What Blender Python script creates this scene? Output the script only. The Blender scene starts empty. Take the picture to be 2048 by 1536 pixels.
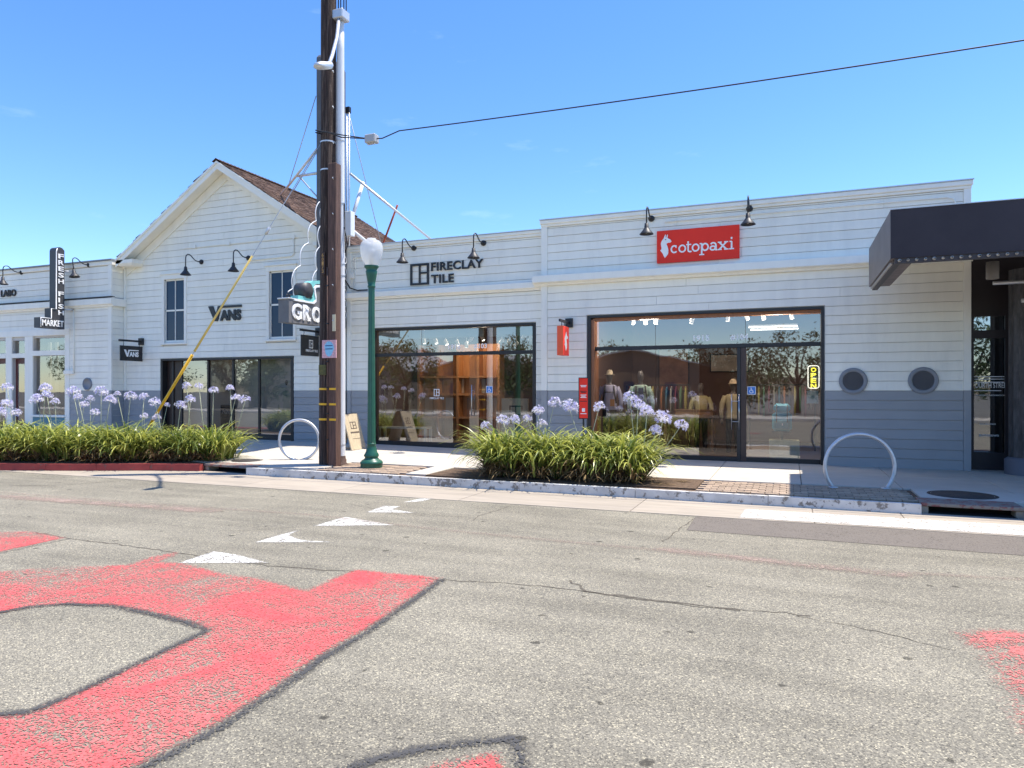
import bpy, bmesh, math, random
import numpy as np
from mathutils import Vector, Matrix
random.seed(7); rng = np.random.default_rng(11)
R = math.radians
scene = bpy.context.scene
COL = scene.collection

# ------------------------------------------------------------------ camera, sky, sun, exposure
FPX, CX, HY, EYE, YAW = 1400.0, 1024.0, 781.0, 1.6, R(21.67)
cam_d = bpy.data.cameras.new('camera'); cam = bpy.data.objects.new('camera', cam_d); COL.objects.link(cam)
cam.location = (0, 0, EYE); cam.rotation_euler = (R(90), 0, YAW)
cam_d.sensor_width = 36.0; cam_d.lens = FPX/2048*36; cam_d.shift_y = 13/2048
cam_d.clip_start = 0.05; cam_d.clip_end = 3000
scene.camera = cam
SUN = Vector((0.33, 0.19, 1.0)).normalized()
SUN_EL = math.asin(SUN.z); SUN_AZ = math.atan2(SUN.x, SUN.y)
world = bpy.data.worlds.new('World'); scene.world = world; world.use_nodes = True
wt = world.node_tree; bg = wt.nodes['Background']
sky = wt.nodes.new('ShaderNodeTexSky'); sky.sky_type = 'NISHITA'; sky.sun_disc = False
sky.sun_elevation = SUN_EL; sky.sun_rotation = SUN_AZ
sky.air_density = 1.0; sky.dust_density = 0.15; sky.ozone_density = 4.0; sky.altitude = 0
tc = wt.nodes.new('ShaderNodeTexCoord'); mp = wt.nodes.new('ShaderNodeMapping')
mp.inputs['Scale'].default_value = (1.6, 1.6, 7.0); mp.inputs['Rotation'].default_value = (0.25, 0.1, 0.4)
nz = wt.nodes.new('ShaderNodeTexNoise'); nz.inputs['Scale'].default_value = 2.1; nz.inputs['Detail'].default_value = 8; nz.inputs['Roughness'].default_value = 0.62
rp = wt.nodes.new('ShaderNodeValToRGB'); rp.color_ramp.elements[0].position = 0.62; rp.color_ramp.elements[1].position = 0.95
rp.color_ramp.elements[1].color = (0.24, 0.24, 0.24, 1)
mx = wt.nodes.new('ShaderNodeMix'); mx.data_type = 'RGBA'; mx.inputs[7].default_value = (7.5, 8.2, 9.0, 1)
wt.links.new(tc.outputs['Generated'], mp.inputs['Vector']); wt.links.new(mp.outputs[0], nz.inputs['Vector'])
wt.links.new(nz.outputs['Fac'], rp.inputs[0]); wt.links.new(rp.outputs[0], mx.inputs[0])
hsv = wt.nodes.new('ShaderNodeHueSaturation'); hsv.inputs['Saturation'].default_value = 1.22; hsv.inputs['Hue'].default_value = 0.508
wt.links.new(sky.outputs[0], hsv.inputs['Color']); wt.links.new(hsv.outputs[0], mx.inputs[6]); wt.links.new(mx.outputs[2], bg.inputs['Color'])
bg.inputs['Strength'].default_value = 0.145
sun_d = bpy.data.lights.new('sun', 'SUN'); sun_d.energy = 3.8; sun_d.angle = R(0.53); sun_d.color = (1.0, 0.93, 0.83)
sun = bpy.data.objects.new('sun', sun_d); COL.objects.link(sun)
sun.location = SUN*60; sun.rotation_euler = SUN.to_track_quat('Z', 'Y').to_euler()
scene.view_settings.view_transform = 'Standard'; scene.view_settings.look = 'None'
scene.view_settings.exposure = 0.95; scene.view_settings.gamma = 1.0; scene.view_settings.use_curve_mapping = False
scene.render.engine = 'CYCLES'
scene.cycles.use_denoising = True; scene.cycles.max_bounces = 8; scene.cycles.transparent_max_bounces = 16
scene.cycles.caustics_reflective = False; scene.cycles.caustics_refractive = False
scene.cycles.sample_clamp_indirect = 6.0

# ------------------------------------------------------------------ where a point of the view lies on a wall or on the ground
_S, _C = math.sin(YAW), math.cos(YAW)
def dep(x, Y): return Y/(_C + (x-CX)/FPX*_S)
def wx(x, Y): return dep(x, Y)*(-_S + (x-CX)/FPX*_C)
def wz(x, y, Y): return EYE + (HY-y)*dep(x, Y)/FPX
def wall(x, y, Y): return Vector((wx(x, Y), Y, wz(x, y, Y)))
def gnd(x, y, z=0.0):
    d = (EYE-z)*FPX/(y-HY); u = (x-CX)/FPX
    return Vector((d*(-_S+u*_C), d*(_C+u*_S), z))
def yon(x, X):   # distance Y of the ray through column x on the plane X
    u = (x-CX)/FPX; return X*(_C+u*_S)/(-_S+u*_C)

# ------------------------------------------------------------------ materials
MATS = {}
def nodes(m):
    m.use_nodes = True; t = m.node_tree; return t, t.nodes, t.links
def mat(name, col, rough=0.6, metal=0.0, var=0.0, vscale=3.0, vstretch=(1,1,1), rand=0.0, bump=0.0, bscale=60.0, spec=0.5, dirt=None, dirt_amt=0.5, emit=None, estr=0.0, coat=0.0):
    if name in MATS: return MATS[name]
    m = bpy.data.materials.new(name); t, N, L = nodes(m); b = N['Principled BSDF']
    b.inputs['Roughness'].default_value = rough; b.inputs['Metallic'].default_value = metal
    b.inputs['Specular IOR Level'].default_value = spec; b.inputs['Base Color'].default_value = (*col, 1)
    if coat: b.inputs['Coat Weight'].default_value = coat
    if emit: b.inputs['Emission Color'].default_value = (*emit, 1); b.inputs['Emission Strength'].default_value = estr
    geo = N.new('ShaderNodeNewGeometry'); last = None
    if var or dirt:
        mp = N.new('ShaderNodeMapping'); mp.inputs['Scale'].default_value = vstretch
        L.new(geo.outputs['Position'], mp.inputs[0])
        n = N.new('ShaderNodeTexNoise'); n.inputs['Scale'].default_value = vscale; n.inputs['Detail'].default_value = 6; n.inputs['Roughness'].default_value = 0.6
        L.new(mp.outputs[0], n.inputs['Vector'])
        r = N.new('ShaderNodeMapRange'); r.inputs[1].default_value = 0.3; r.inputs[2].default_value = 0.7
        r.inputs[3].default_value = 1-var; r.inputs[4].default_value = 1+var
        L.new(n.outputs['Fac'], r.inputs[0])
        mu = N.new('ShaderNodeVectorMath'); mu.operation = 'SCALE'; mu.inputs[0].default_value = col
        L.new(r.outputs[0], mu.inputs['Scale']); last = mu.outputs[0]
        if dirt:
            n2 = N.new('ShaderNodeTexNoise'); n2.inputs['Scale'].default_value = vscale*0.55; n2.inputs['Detail'].default_value = 9; n2.inputs['Roughness'].default_value = 0.72
            L.new(mp.outputs[0], n2.inputs['Vector'])
            r2 = N.new('ShaderNodeMapRange'); r2.inputs[1].default_value = 0.5; r2.inputs[2].default_value = 0.78; r2.inputs[4].default_value = dirt_amt
            L.new(n2.outputs['Fac'], r2.inputs[0])
            mi = N.new('ShaderNodeMix'); mi.data_type = 'RGBA'; mi.inputs[7].default_value = (*dirt, 1)
            L.new(r2.outputs[0], mi.inputs[0]); L.new(last, mi.inputs[6]); last = mi.outputs[2]
    if rand:
        oi = N.new('ShaderNodeObjectInfo'); r = N.new('ShaderNodeMapRange'); r.inputs[3].default_value = 1-rand; r.inputs[4].default_value = 1+rand
        L.new(oi.outputs['Random'], r.inputs[0]); mu = N.new('ShaderNodeVectorMath'); mu.operation = 'SCALE'; mu.inputs[0].default_value = col
        if last is not None: L.new(last, mu.inputs[0])
        L.new(r.outputs[0], mu.inputs['Scale']); last = mu.outputs[0]
    if last is not None: L.new(last, b.inputs['Base Color'])
    if bump:
        n = N.new('ShaderNodeTexNoise'); n.inputs['Scale'].default_value = bscale; n.inputs['Detail'].default_value = 5
        L.new(geo.outputs['Position'], n.inputs['Vector'])
        bp = N.new('ShaderNodeBump'); bp.inputs['Strength'].default_value = bump; bp.inputs['Distance'].default_value = 0.01
        L.new(n.outputs['Fac'], bp.inputs['Height']); L.new(bp.outputs[0], b.inputs['Normal'])
    MATS[name] = m; return m

def glass_mat(name, tint, refl):
    m = bpy.data.materials.new(name); t, N, L = nodes(m); N.remove(N['Principled BSDF']); out = N['Material Output']
    tr = N.new('ShaderNodeBsdfTransparent'); tr.inputs[0].default_value = (*tint, 1)
    gl = N.new('ShaderNodeBsdfGlossy'); gl.inputs['Roughness'].default_value = 0.015; gl.inputs[0].default_value = (0.95, 0.97, 1, 1)
    geo = N.new('ShaderNodeNewGeometry'); n = N.new('ShaderNodeTexNoise'); n.inputs['Scale'].default_value = 1.1; L.new(geo.outputs['Position'], n.inputs[0])
    bp = N.new('ShaderNodeBump'); bp.inputs['Strength'].default_value = 0.035; bp.inputs['Distance'].default_value = 0.04; L.new(n.outputs[0], bp.inputs['Height']); L.new(bp.outputs[0], gl.inputs['Normal'])
    fr = N.new('ShaderNodeFresnel'); fr.inputs[0].default_value = 1.5
    ma = N.new('ShaderNodeMath'); ma.operation = 'ADD'; ma.use_clamp = True; ma.inputs[1].default_value = refl; L.new(fr.outputs[0], ma.inputs[0])
    mi = N.new('ShaderNodeMixShader'); L.new(ma.outputs[0], mi.inputs[0]); L.new(tr.outputs[0], mi.inputs[1]); L.new(gl.outputs[0], mi.inputs[2]); L.new(mi.outputs[0], out.inputs[0])
    MATS[name] = m; return m

def leaf_mat(name, c0, c1, trans=0.35, rough=0.45):
    """two tones picked leaf by leaf and along strap blades (attribute 'tone'), with light coming through the blade"""
    m = bpy.data.materials.new(name); t, N, L = nodes(m); b = N['Principled BSDF']; out = N['Material Output']
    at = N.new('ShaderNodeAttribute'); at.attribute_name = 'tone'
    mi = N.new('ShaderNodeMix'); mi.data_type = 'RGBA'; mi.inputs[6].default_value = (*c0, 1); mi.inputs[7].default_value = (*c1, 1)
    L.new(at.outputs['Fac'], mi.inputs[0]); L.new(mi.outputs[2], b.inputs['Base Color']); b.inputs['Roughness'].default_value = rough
    tl = N.new('ShaderNodeBsdfTranslucent'); L.new(mi.outputs[2], tl.inputs[0])
    ms = N.new('ShaderNodeMixShader'); ms.inputs[0].default_value = trans
    L.new(b.outputs[0], ms.inputs[1]); L.new(tl.outputs[0], ms.inputs[2]); L.new(ms.outputs[0], out.inputs[0])
    MATS[name] = m; return m

white = mat('white_siding_paint', (0.90, 0.865, 0.755), 0.55, var=0.04, vscale=1.3, vstretch=(3, 3, 0.6), rand=0.03, dirt=(0.58, 0.56, 0.52), dirt_amt=0.30, bump=0.08, bscale=30)
trimw = mat('white_trim_paint', (0.90, 0.87, 0.775), 0.5, var=0.03, vscale=2.0, vstretch=(2, 2, 0.6), dirt=(0.55, 0.52, 0.46), dirt_amt=0.25)
grey = mat('grey_siding_paint', (0.318, 0.320, 0.325), 0.55, var=0.05, vscale=2.0, rand=0.04, dirt=(0.36, 0.36, 0.36), dirt_amt=0.25)
corew = mat('siding_backing', (0.6, 0.58, 0.54), 0.8)
black = mat('black_metal', (0.018, 0.018, 0.02), 0.42, var=0.15, vscale=8)
frame = mat('dark_window_frame', (0.022, 0.02, 0.02), 0.4)
woodj = mat('stained_wood_jamb', (0.30, 0.12, 0.05), 0.45, var=0.2, vscale=4, vstretch=(4, 4, 0.5))
steel = mat('brushed_steel', (0.6, 0.6, 0.6), 0.3, 1.0)
galv = mat('galvanised_steel', (0.62, 0.63, 0.64), 0.45, 0.55, var=0.08, vscale=12)
poleW = mat('pale_painted_pole', (0.74, 0.745, 0.75), 0.45, 0.0, var=0.05, vscale=3, vstretch=(3, 3, .4), dirt=(.45, .43, .4), dirt_amt=.25)
creos = mat('creosoted_timber', (0.038, 0.021, 0.015), 0.85, var=0.9, vscale=6, vstretch=(9, 9, 0.35), bump=0.9, bscale=40, dirt=(0.34, 0.25, 0.19), dirt_amt=0.8)
creos2 = mat('brown_timber_guard', (0.115, 0.062, 0.045), 0.8, var=0.45, vscale=5, vstretch=(6, 6, 0.5), bump=0.5, bscale=40)
green = mat('green_lamp_paint', (0.016, 0.105, 0.065), 0.38, var=0.12, vscale=5)
redsign = mat('red_sign_face', (0.90, 0.048, 0.03), 0.6, spec=.2)
orange = mat('orange_sign_side', (0.85, 0.11, 0.035), 0.45)
lett = mat('white_lettering', (0.92, 0.91, 0.89), 0.5)
dkgrey = mat('charcoal_sign_paint', (0.055, 0.055, 0.06), 0.5, var=0.15, vscale=3)
signgrey = mat('faded_grey_sign', (0.17, 0.165, 0.165), 0.6, var=0.12, vscale=4, dirt=(.10, .08, .07), dirt_amt=.4)
teal = mat('teal_sign_trim', (0.22, 0.62, 0.58), 0.5, var=0.08, vscale=6)
neon = mat('unlit_neon_tube', (0.80, 0.79, 0.76), 0.3)
canopy = mat('charcoal_canopy_panel', (0.050, 0.043, 0.050), 0.6, var=0.15, vscale=1.2, spec=.2)
canopy2 = mat('brown_canopy_side', (0.15, 0.135, 0.13), 0.5, var=0.15, vscale=2)
bulbm = mat('frosted_bulb', (0.42, 0.40, 0.37), 0.3)
theat = mat('dark_plum_wall', (0.022, 0.016, 0.019), 0.5, var=0.3, vscale=2)
winblue = mat('upstairs_window_film', (0.022, 0.045, 0.085), 0.08, spec=0.25)
roomw = mat('shop_interior_wall', (0.16, 0.10, 0.075), 0.8)
roomd = mat('dark_shop_interior', (0.045, 0.028, 0.022), 0.85)
roomf = mat('shop_floor', (0.16, 0.12, 0.10), 0.45)
wood = mat('light_wood', (0.56, 0.46, 0.31), 0.6, var=0.15, vscale=5, vstretch=(4, 4, .6))
woodo = mat('orange_wood_panel', (0.42, 0.19, 0.07), 0.6, var=0.15, vscale=4, vstretch=(4, 4, .6))
yellowg = mat('yellow_guy_guard', (0.75, 0.42, 0.02), 0.45, var=0.1, vscale=4)
cable = mat('black_cable', (0.02, 0.02, 0.022), 0.6)
wirem = mat('steel_wire', (0.45, 0.47, 0.5), 0.5, 0.4)
rust = mat('rusted_pipe', (0.30, 0.07, 0.03), 0.8, var=0.4, vscale=10)
glass = glass_mat('shop_glass', (0.85, 0.85, 0.83), 0.20)
def shingle_material():
    m = leaf_mat('cedar_shingle', (0.075, 0.040, 0.026), (0.27, 0.17, 0.12), trans=0.0, rough=0.85); return m
shing = shingle_material()
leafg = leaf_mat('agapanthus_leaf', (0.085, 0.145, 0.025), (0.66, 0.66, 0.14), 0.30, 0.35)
dryl = leaf_mat('dry_leaf', (0.10, 0.055, 0.028), (0.38, 0.26, 0.11), 0.15, 0.8)
petal = leaf_mat('lavender_petal', (0.46, 0.43, 0.74), (0.95, 0.92, 0.94), 0.30, 0.5)
stalkm = mat('pale_green_stalk', (0.40, 0.42, 0.26), 0.6)
treel = leaf_mat('tree_leaf', (0.025, 0.05, 0.015), (0.10, 0.14, 0.04), 0.25, 0.55)
bark = mat('tree_bark', (0.09, 0.065, 0.05), 0.9, var=0.3, vscale=8, bump=0.5)

def asphalt_mat():
    m = bpy.data.materials.new('weathered_asphalt'); t, N, L = nodes(m); b = N['Principled BSDF']; b.inputs['Roughness'].default_value = 0.9; b.inputs['Specular IOR Level'].default_value = 0.25
    g = N.new('ShaderNodeNewGeometry'); P = g.outputs['Position']
    v = N.new('ShaderNodeTexVoronoi'); v.inputs['Scale'].default_value = 130; L.new(P, v.inputs['Vector'])
    r = N.new('ShaderNodeValToRGB'); e = r.color_ramp.elements
    e[0].position = 0.0; e[0].color = (0.10, 0.092, 0.076, 1); e[1].position = 1.0; e[1].color = (0.54, 0.48, 0.33, 1)
    for p, c in ((0.25, (0.208, 0.189, 0.143, 1)), (0.6, (0.252, 0.229, 0.175, 1)), (0.82, (0.284, 0.258, 0.196, 1))):
        k = e.new(p); k.color = c
    sp = N.new('ShaderNodeSeparateColor'); L.new(v.outputs['Color'], sp.inputs[0]); L.new(sp.outputs[0], r.inputs[0])
    n1 = N.new('ShaderNodeTexNoise'); n1.inputs['Scale'].default_value = 0.55; n1.inputs['Detail'].default_value = 7; n1.inputs['Roughness'].default_value = 0.6; L.new(P, n1.inputs['Vector'])
    mr = N.new('ShaderNodeMapRange'); mr.inputs[1].default_value = .3; mr.inputs[2].default_value = .7; mr.inputs[3].default_value = 0.80; mr.inputs[4].default_value = 1.14; L.new(n1.outputs[0], mr.inputs[0])
    mpn = N.new('ShaderNodeMapping'); mpn.inputs['Scale'].default_value = (0.35, 3.0, 1); L.new(P, mpn.inputs[0])
    n3 = N.new('ShaderNodeTexNoise'); n3.inputs['Scale'].default_value = 1.2; n3.inputs['Detail'].default_value = 6; L.new(mpn.outputs[0], n3.inputs[0])
    mr3 = N.new('ShaderNodeMapRange'); mr3.inputs[1].default_value = .3; mr3.inputs[2].default_value = .7; mr3.inputs[3].default_value = 0.86; mr3.inputs[4].default_value = 1.10; L.new(n3.outputs[0], mr3.inputs[0])
    mm = N.new('ShaderNodeMath'); mm.operation = 'MULTIPLY'; L.new(mr.outputs[0], mm.inputs[0]); L.new(mr3.outputs[0], mm.inputs[1])
    sc = N.new('ShaderNodeVectorMath'); sc.operation = 'SCALE'; L.new(r.outputs[0], sc.inputs[0]); L.new(mm.outputs[0], sc.inputs['Scale'])
    # oil drips and gum: sparse dark spots of uneven size
    wn = N.new('ShaderNodeTexNoise'); wn.inputs['Scale'].default_value = 14; L.new(P, wn.inputs['Vector'])
    wm = N.new('ShaderNodeVectorMath'); wm.operation = 'MULTIPLY_ADD'; wm.inputs[1].default_value = (.09, .05, 0); L.new(wn.outputs['Color'], wm.inputs[0]); L.new(P, wm.inputs[2])
    sv = N.new('ShaderNodeTexVoronoi'); sv.voronoi_dimensions = '2D'; sv.inputs['Scale'].default_value = 1.5; L.new(wm.outputs[0], sv.inputs['Vector'])
    ss = N.new('ShaderNodeSeparateColor'); L.new(sv.outputs['Color'], ss.inputs[0])
    rad = N.new('ShaderNodeMapRange'); rad.inputs[1].default_value = .35; rad.inputs[2].default_value = 1.0; rad.inputs[3].default_value = 0.0; rad.inputs[4].default_value = 0.055; L.new(ss.outputs[1], rad.inputs[0])
    lt = N.new('ShaderNodeMath'); lt.operation = 'SUBTRACT'; L.new(sv.outputs['Distance'], lt.inputs[0]); L.new(rad.outputs[0], lt.inputs[1])
    dk = N.new('ShaderNodeMapRange'); dk.inputs[1].default_value = -.012; dk.inputs[2].default_value = .012; dk.inputs[3].default_value = .42; dk.inputs[4].default_value = 1.0; L.new(lt.outputs[0], dk.inputs[0])
    sc2 = N.new('ShaderNodeVectorMath'); sc2.operation = 'SCALE'; L.new(sc.outputs[0], sc2.inputs[0]); L.new(dk.outputs[0], sc2.inputs['Scale'])
    L.new(sc2.outputs[0], b.inputs['Base Color'])
    n2 = N.new('ShaderNodeTexNoise'); n2.inputs['Scale'].default_value = 120; n2.inputs['Detail'].default_value = 3; L.new(P, n2.inputs['Vector'])
    bp = N.new('ShaderNodeBump'); bp.inputs['Strength'].default_value = 0.55; bp.inputs['Distance'].default_value = 0.008; L.new(n2.outputs[0], bp.inputs['Height']); L.new(bp.outputs[0], b.inputs['Normal'])
    MATS['asphalt'] = m; return m
asph = asphalt_mat()
conc = mat('sidewalk_concrete', (0.54, 0.49, 0.41), 0.85, var=0.07, vscale=2.2, rand=0.05, dirt=(0.33, 0.30, 0.26), dirt_amt=0.35, bump=0.25, bscale=90)
gutc = mat('gutter_concrete', (0.40, 0.34, 0.262), 0.88, var=0.12, vscale=2.5, vstretch=(.5, 3, 1), rand=0.04, dirt=(0.24, 0.21, 0.18), dirt_amt=0.5, bump=0.4, bscale=110)
soil = mat('mulch_soil', (0.12, 0.075, 0.045), 0.95, var=0.5, vscale=25, bump=1.0, bscale=70, dirt=(0.33, 0.24, 0.14), dirt_amt=0.5)
brickm = mat('clay_paver', (0.38, 0.28, 0.195), 0.85, var=0.15, vscale=20, rand=0.2, bump=0.3, bscale=90)
iron = mat('cast_iron', (0.07, 0.06, 0.055), 0.7, 0.3, var=0.3, vscale=20, bump=0.5, bscale=60)
voidm = mat('drain_void', (0.012, 0.011, 0.01), 0.95)
def worn_paint(name, paint, under, amount, scale=9.0):
    """paint flaked off in patches down to the concrete"""
    m = bpy.data.materials.new(name); t, N, L = nodes(m); b = N['Principled BSDF']; b.inputs['Roughness'].default_value = 0.7
    g = N.new('ShaderNodeNewGeometry'); n = N.new('ShaderNodeTexNoise'); n.inputs['Scale'].default_value = scale; n.inputs['Detail'].default_value = 9; n.inputs['Roughness'].default_value = 0.68
    L.new(g.outputs['Position'], n.inputs[0])
    r = N.new('ShaderNodeMapRange'); r.inputs[1].default_value = amount-0.025; r.inputs[2].default_value = amount+0.025; L.new(n.outputs[0], r.inputs[0])
    n2 = N.new('ShaderNodeTexNoise'); n2.inputs['Scale'].default_value = 3; n2.inputs['Detail'].default_value = 6; L.new(g.outputs['Position'], n2.inputs[0])
    mp2 = N.new('ShaderNodeMapRange'); mp2.inputs[1].default_value = .3; mp2.inputs[2].default_value = .7; mp2.inputs[3].default_value = .75; mp2.inputs[4].default_value = 1.1; L.new(n2.outputs[0], mp2.inputs[0])
    sc = N.new('ShaderNodeVectorMath'); sc.operation = 'SCALE'; sc.inputs[0].default_value = paint; L.new(mp2.outputs[0], sc.inputs['Scale'])
    mi = N.new('ShaderNodeMix'); mi.data_type = 'RGBA'; mi.inputs[7].default_value = (*under, 1); L.new(sc.outputs[0], mi.inputs[6])
    L.new(r.outputs[0], mi.inputs[0]); L.new(mi.outputs[2], b.inputs['Base Color'])
    bp = N.new('ShaderNodeBump'); bp.inputs['Strength'].default_value = 0.5; bp.inputs['Distance'].default_value = 0.004; bp.invert = True
    L.new(r.outputs[0], bp.inputs['Height']); L.new(bp.outputs[0], b.inputs['Normal'])
    MATS[name] = m; return m
curbw = worn_paint('chipped_white_curb_paint', (0.68, 0.66, 0.62), (0.24, 0.215, 0.185), 0.565, 7.0)
curbr = worn_paint('chipped_red_curb_paint', (0.40, 0.06, 0.05), (0.20, 0.10, 0.08), 0.62)
curbb = worn_paint('worn_brown_red_curb', (0.28, 0.10, 0.08), (0.26, 0.22, 0.18), 0.47)

def paint_mat(name, col, wear, fuzz, col2=None, wscale=2.2, grain=0.5):
    """road paint: thickness comes from how deep inside its outline a point lies (attribute 'inside', metres), worn through by noise"""
    m = bpy.data.materials.new(name); t, N, L = nodes(m); b = N['Principled BSDF']; out = N['Material Output']; b.inputs['Roughness'].default_value = 0.85; b.inputs['Specular IOR Level'].default_value = 0.25
    g = N.new('ShaderNodeNewGeometry'); P = g.outputs['Position']
    at = N.new('ShaderNodeAttribute'); at.attribute_name = 'inside'
    ed = N.new('ShaderNodeMapRange'); ed.inputs[1].default_value = -fuzz; ed.inputs[2].default_value = fuzz; L.new(at.outputs['Fac'], ed.inputs[0])
    n = N.new('ShaderNodeTexNoise'); n.inputs['Scale'].default_value = wscale; n.inputs['Detail'].default_value = 9; n.inputs['Roughness'].default_value = 0.68; n.inputs['Distortion'].default_value = 0.6; L.new(P, n.inputs[0])
    fi = N.new('ShaderNodeTexVoronoi'); fi.inputs['Scale'].default_value = 95; L.new(P, fi.inputs['Vector'])
    sp = N.new('ShaderNodeSeparateColor'); L.new(fi.outputs['Color'], sp.inputs[0])
    # cover = edge*(1 - wear*noise) ; then dither per stone
    w = N.new('ShaderNodeMapRange'); w.inputs[1].default_value = 0.32; w.inputs[2].default_value = 0.68; w.inputs[3].default_value = 1.0; w.inputs[4].default_value = 1.0-wear; L.new(n.outputs[0], w.inputs[0])
    cv = N.new('ShaderNodeMath'); cv.operation = 'MULTIPLY'; L.new(ed.outputs[0], cv.inputs[0]); L.new(w.outputs[0], cv.inputs[1])
    su = N.new('ShaderNodeMath'); su.operation = 'SUBTRACT'; L.new(cv.outputs[0], su.inputs[0]); L.new(sp.outputs[0], su.inputs[1])
    al = N.new('ShaderNodeMapRange'); al.inputs[1].default_value = -grain; al.inputs[2].default_value = 0.12; L.new(su.outputs[0], al.inputs[0])
    am = N.new('ShaderNodeMath'); am.operation = 'MULTIPLY'; L.new(al.outputs[0], am.inputs[0]); L.new(ed.outputs[0], am.inputs[1])
    mi = N.new('ShaderNodeMix'); mi.data_type = 'RGBA'; mi.inputs[6].default_value = (*col, 1); mi.inputs[7].default_value = (*(col2 or col), 1)
    L.new(w.outputs[0], mi.inputs[0]); L.new(mi.outputs[2], b.inputs['Base Color'])
    n2 = N.new('ShaderNodeTexNoise'); n2.inputs['Scale'].default_value = 120; L.new(P, n2.inputs['Vector'])
    bp = N.new('ShaderNodeBump'); bp.inputs['Strength'].default_value = 0.5; bp.inputs['Distance'].default_value = 0.008; L.new(n2.outputs[0], bp.inputs['Height']); L.new(bp.outputs[0], b.inputs['Normal'])
    tr = N.new('ShaderNodeBsdfTransparent'); ms = N.new('ShaderNodeMixShader'); L.new(am.outputs[0], ms.inputs[0]); L.new(tr.outputs[0], ms.inputs[1]); L.new(b.outputs[0], ms.inputs[2]); L.new(ms.outputs[0], out.inputs[0])
    MATS[name] = m; return m
redp = paint_mat('faded_red_road_paint', (0.58, 0.24, 0.20), 1.0, 0.045, (0.62, 0.075, 0.08), 0.95, .22)
redf = paint_mat('broken_red_road_paint', (0.55, 0.20, 0.17), 1.35, 0.08, (0.58, 0.16, 0.14), 3.2, .16)
darkp = paint_mat('dark_outline_paint', (0.082, 0.079, 0.075), 0.7, 0.035, None, 3.5, .3)
whitep = paint_mat('white_road_paint', (0.78, 0.75, 0.68), 0.85, 0.016, None, 7.0, 0.2)
faintp = paint_mat('ghost_road_paint', (0.36, 0.27, 0.215), 1.0, 0.09, None, 3.0, .35)
tarp = paint_mat('dark_asphalt_patch', (0.185, 0.16, 0.132), 0.3, 0.012, None, 3.0)

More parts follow.
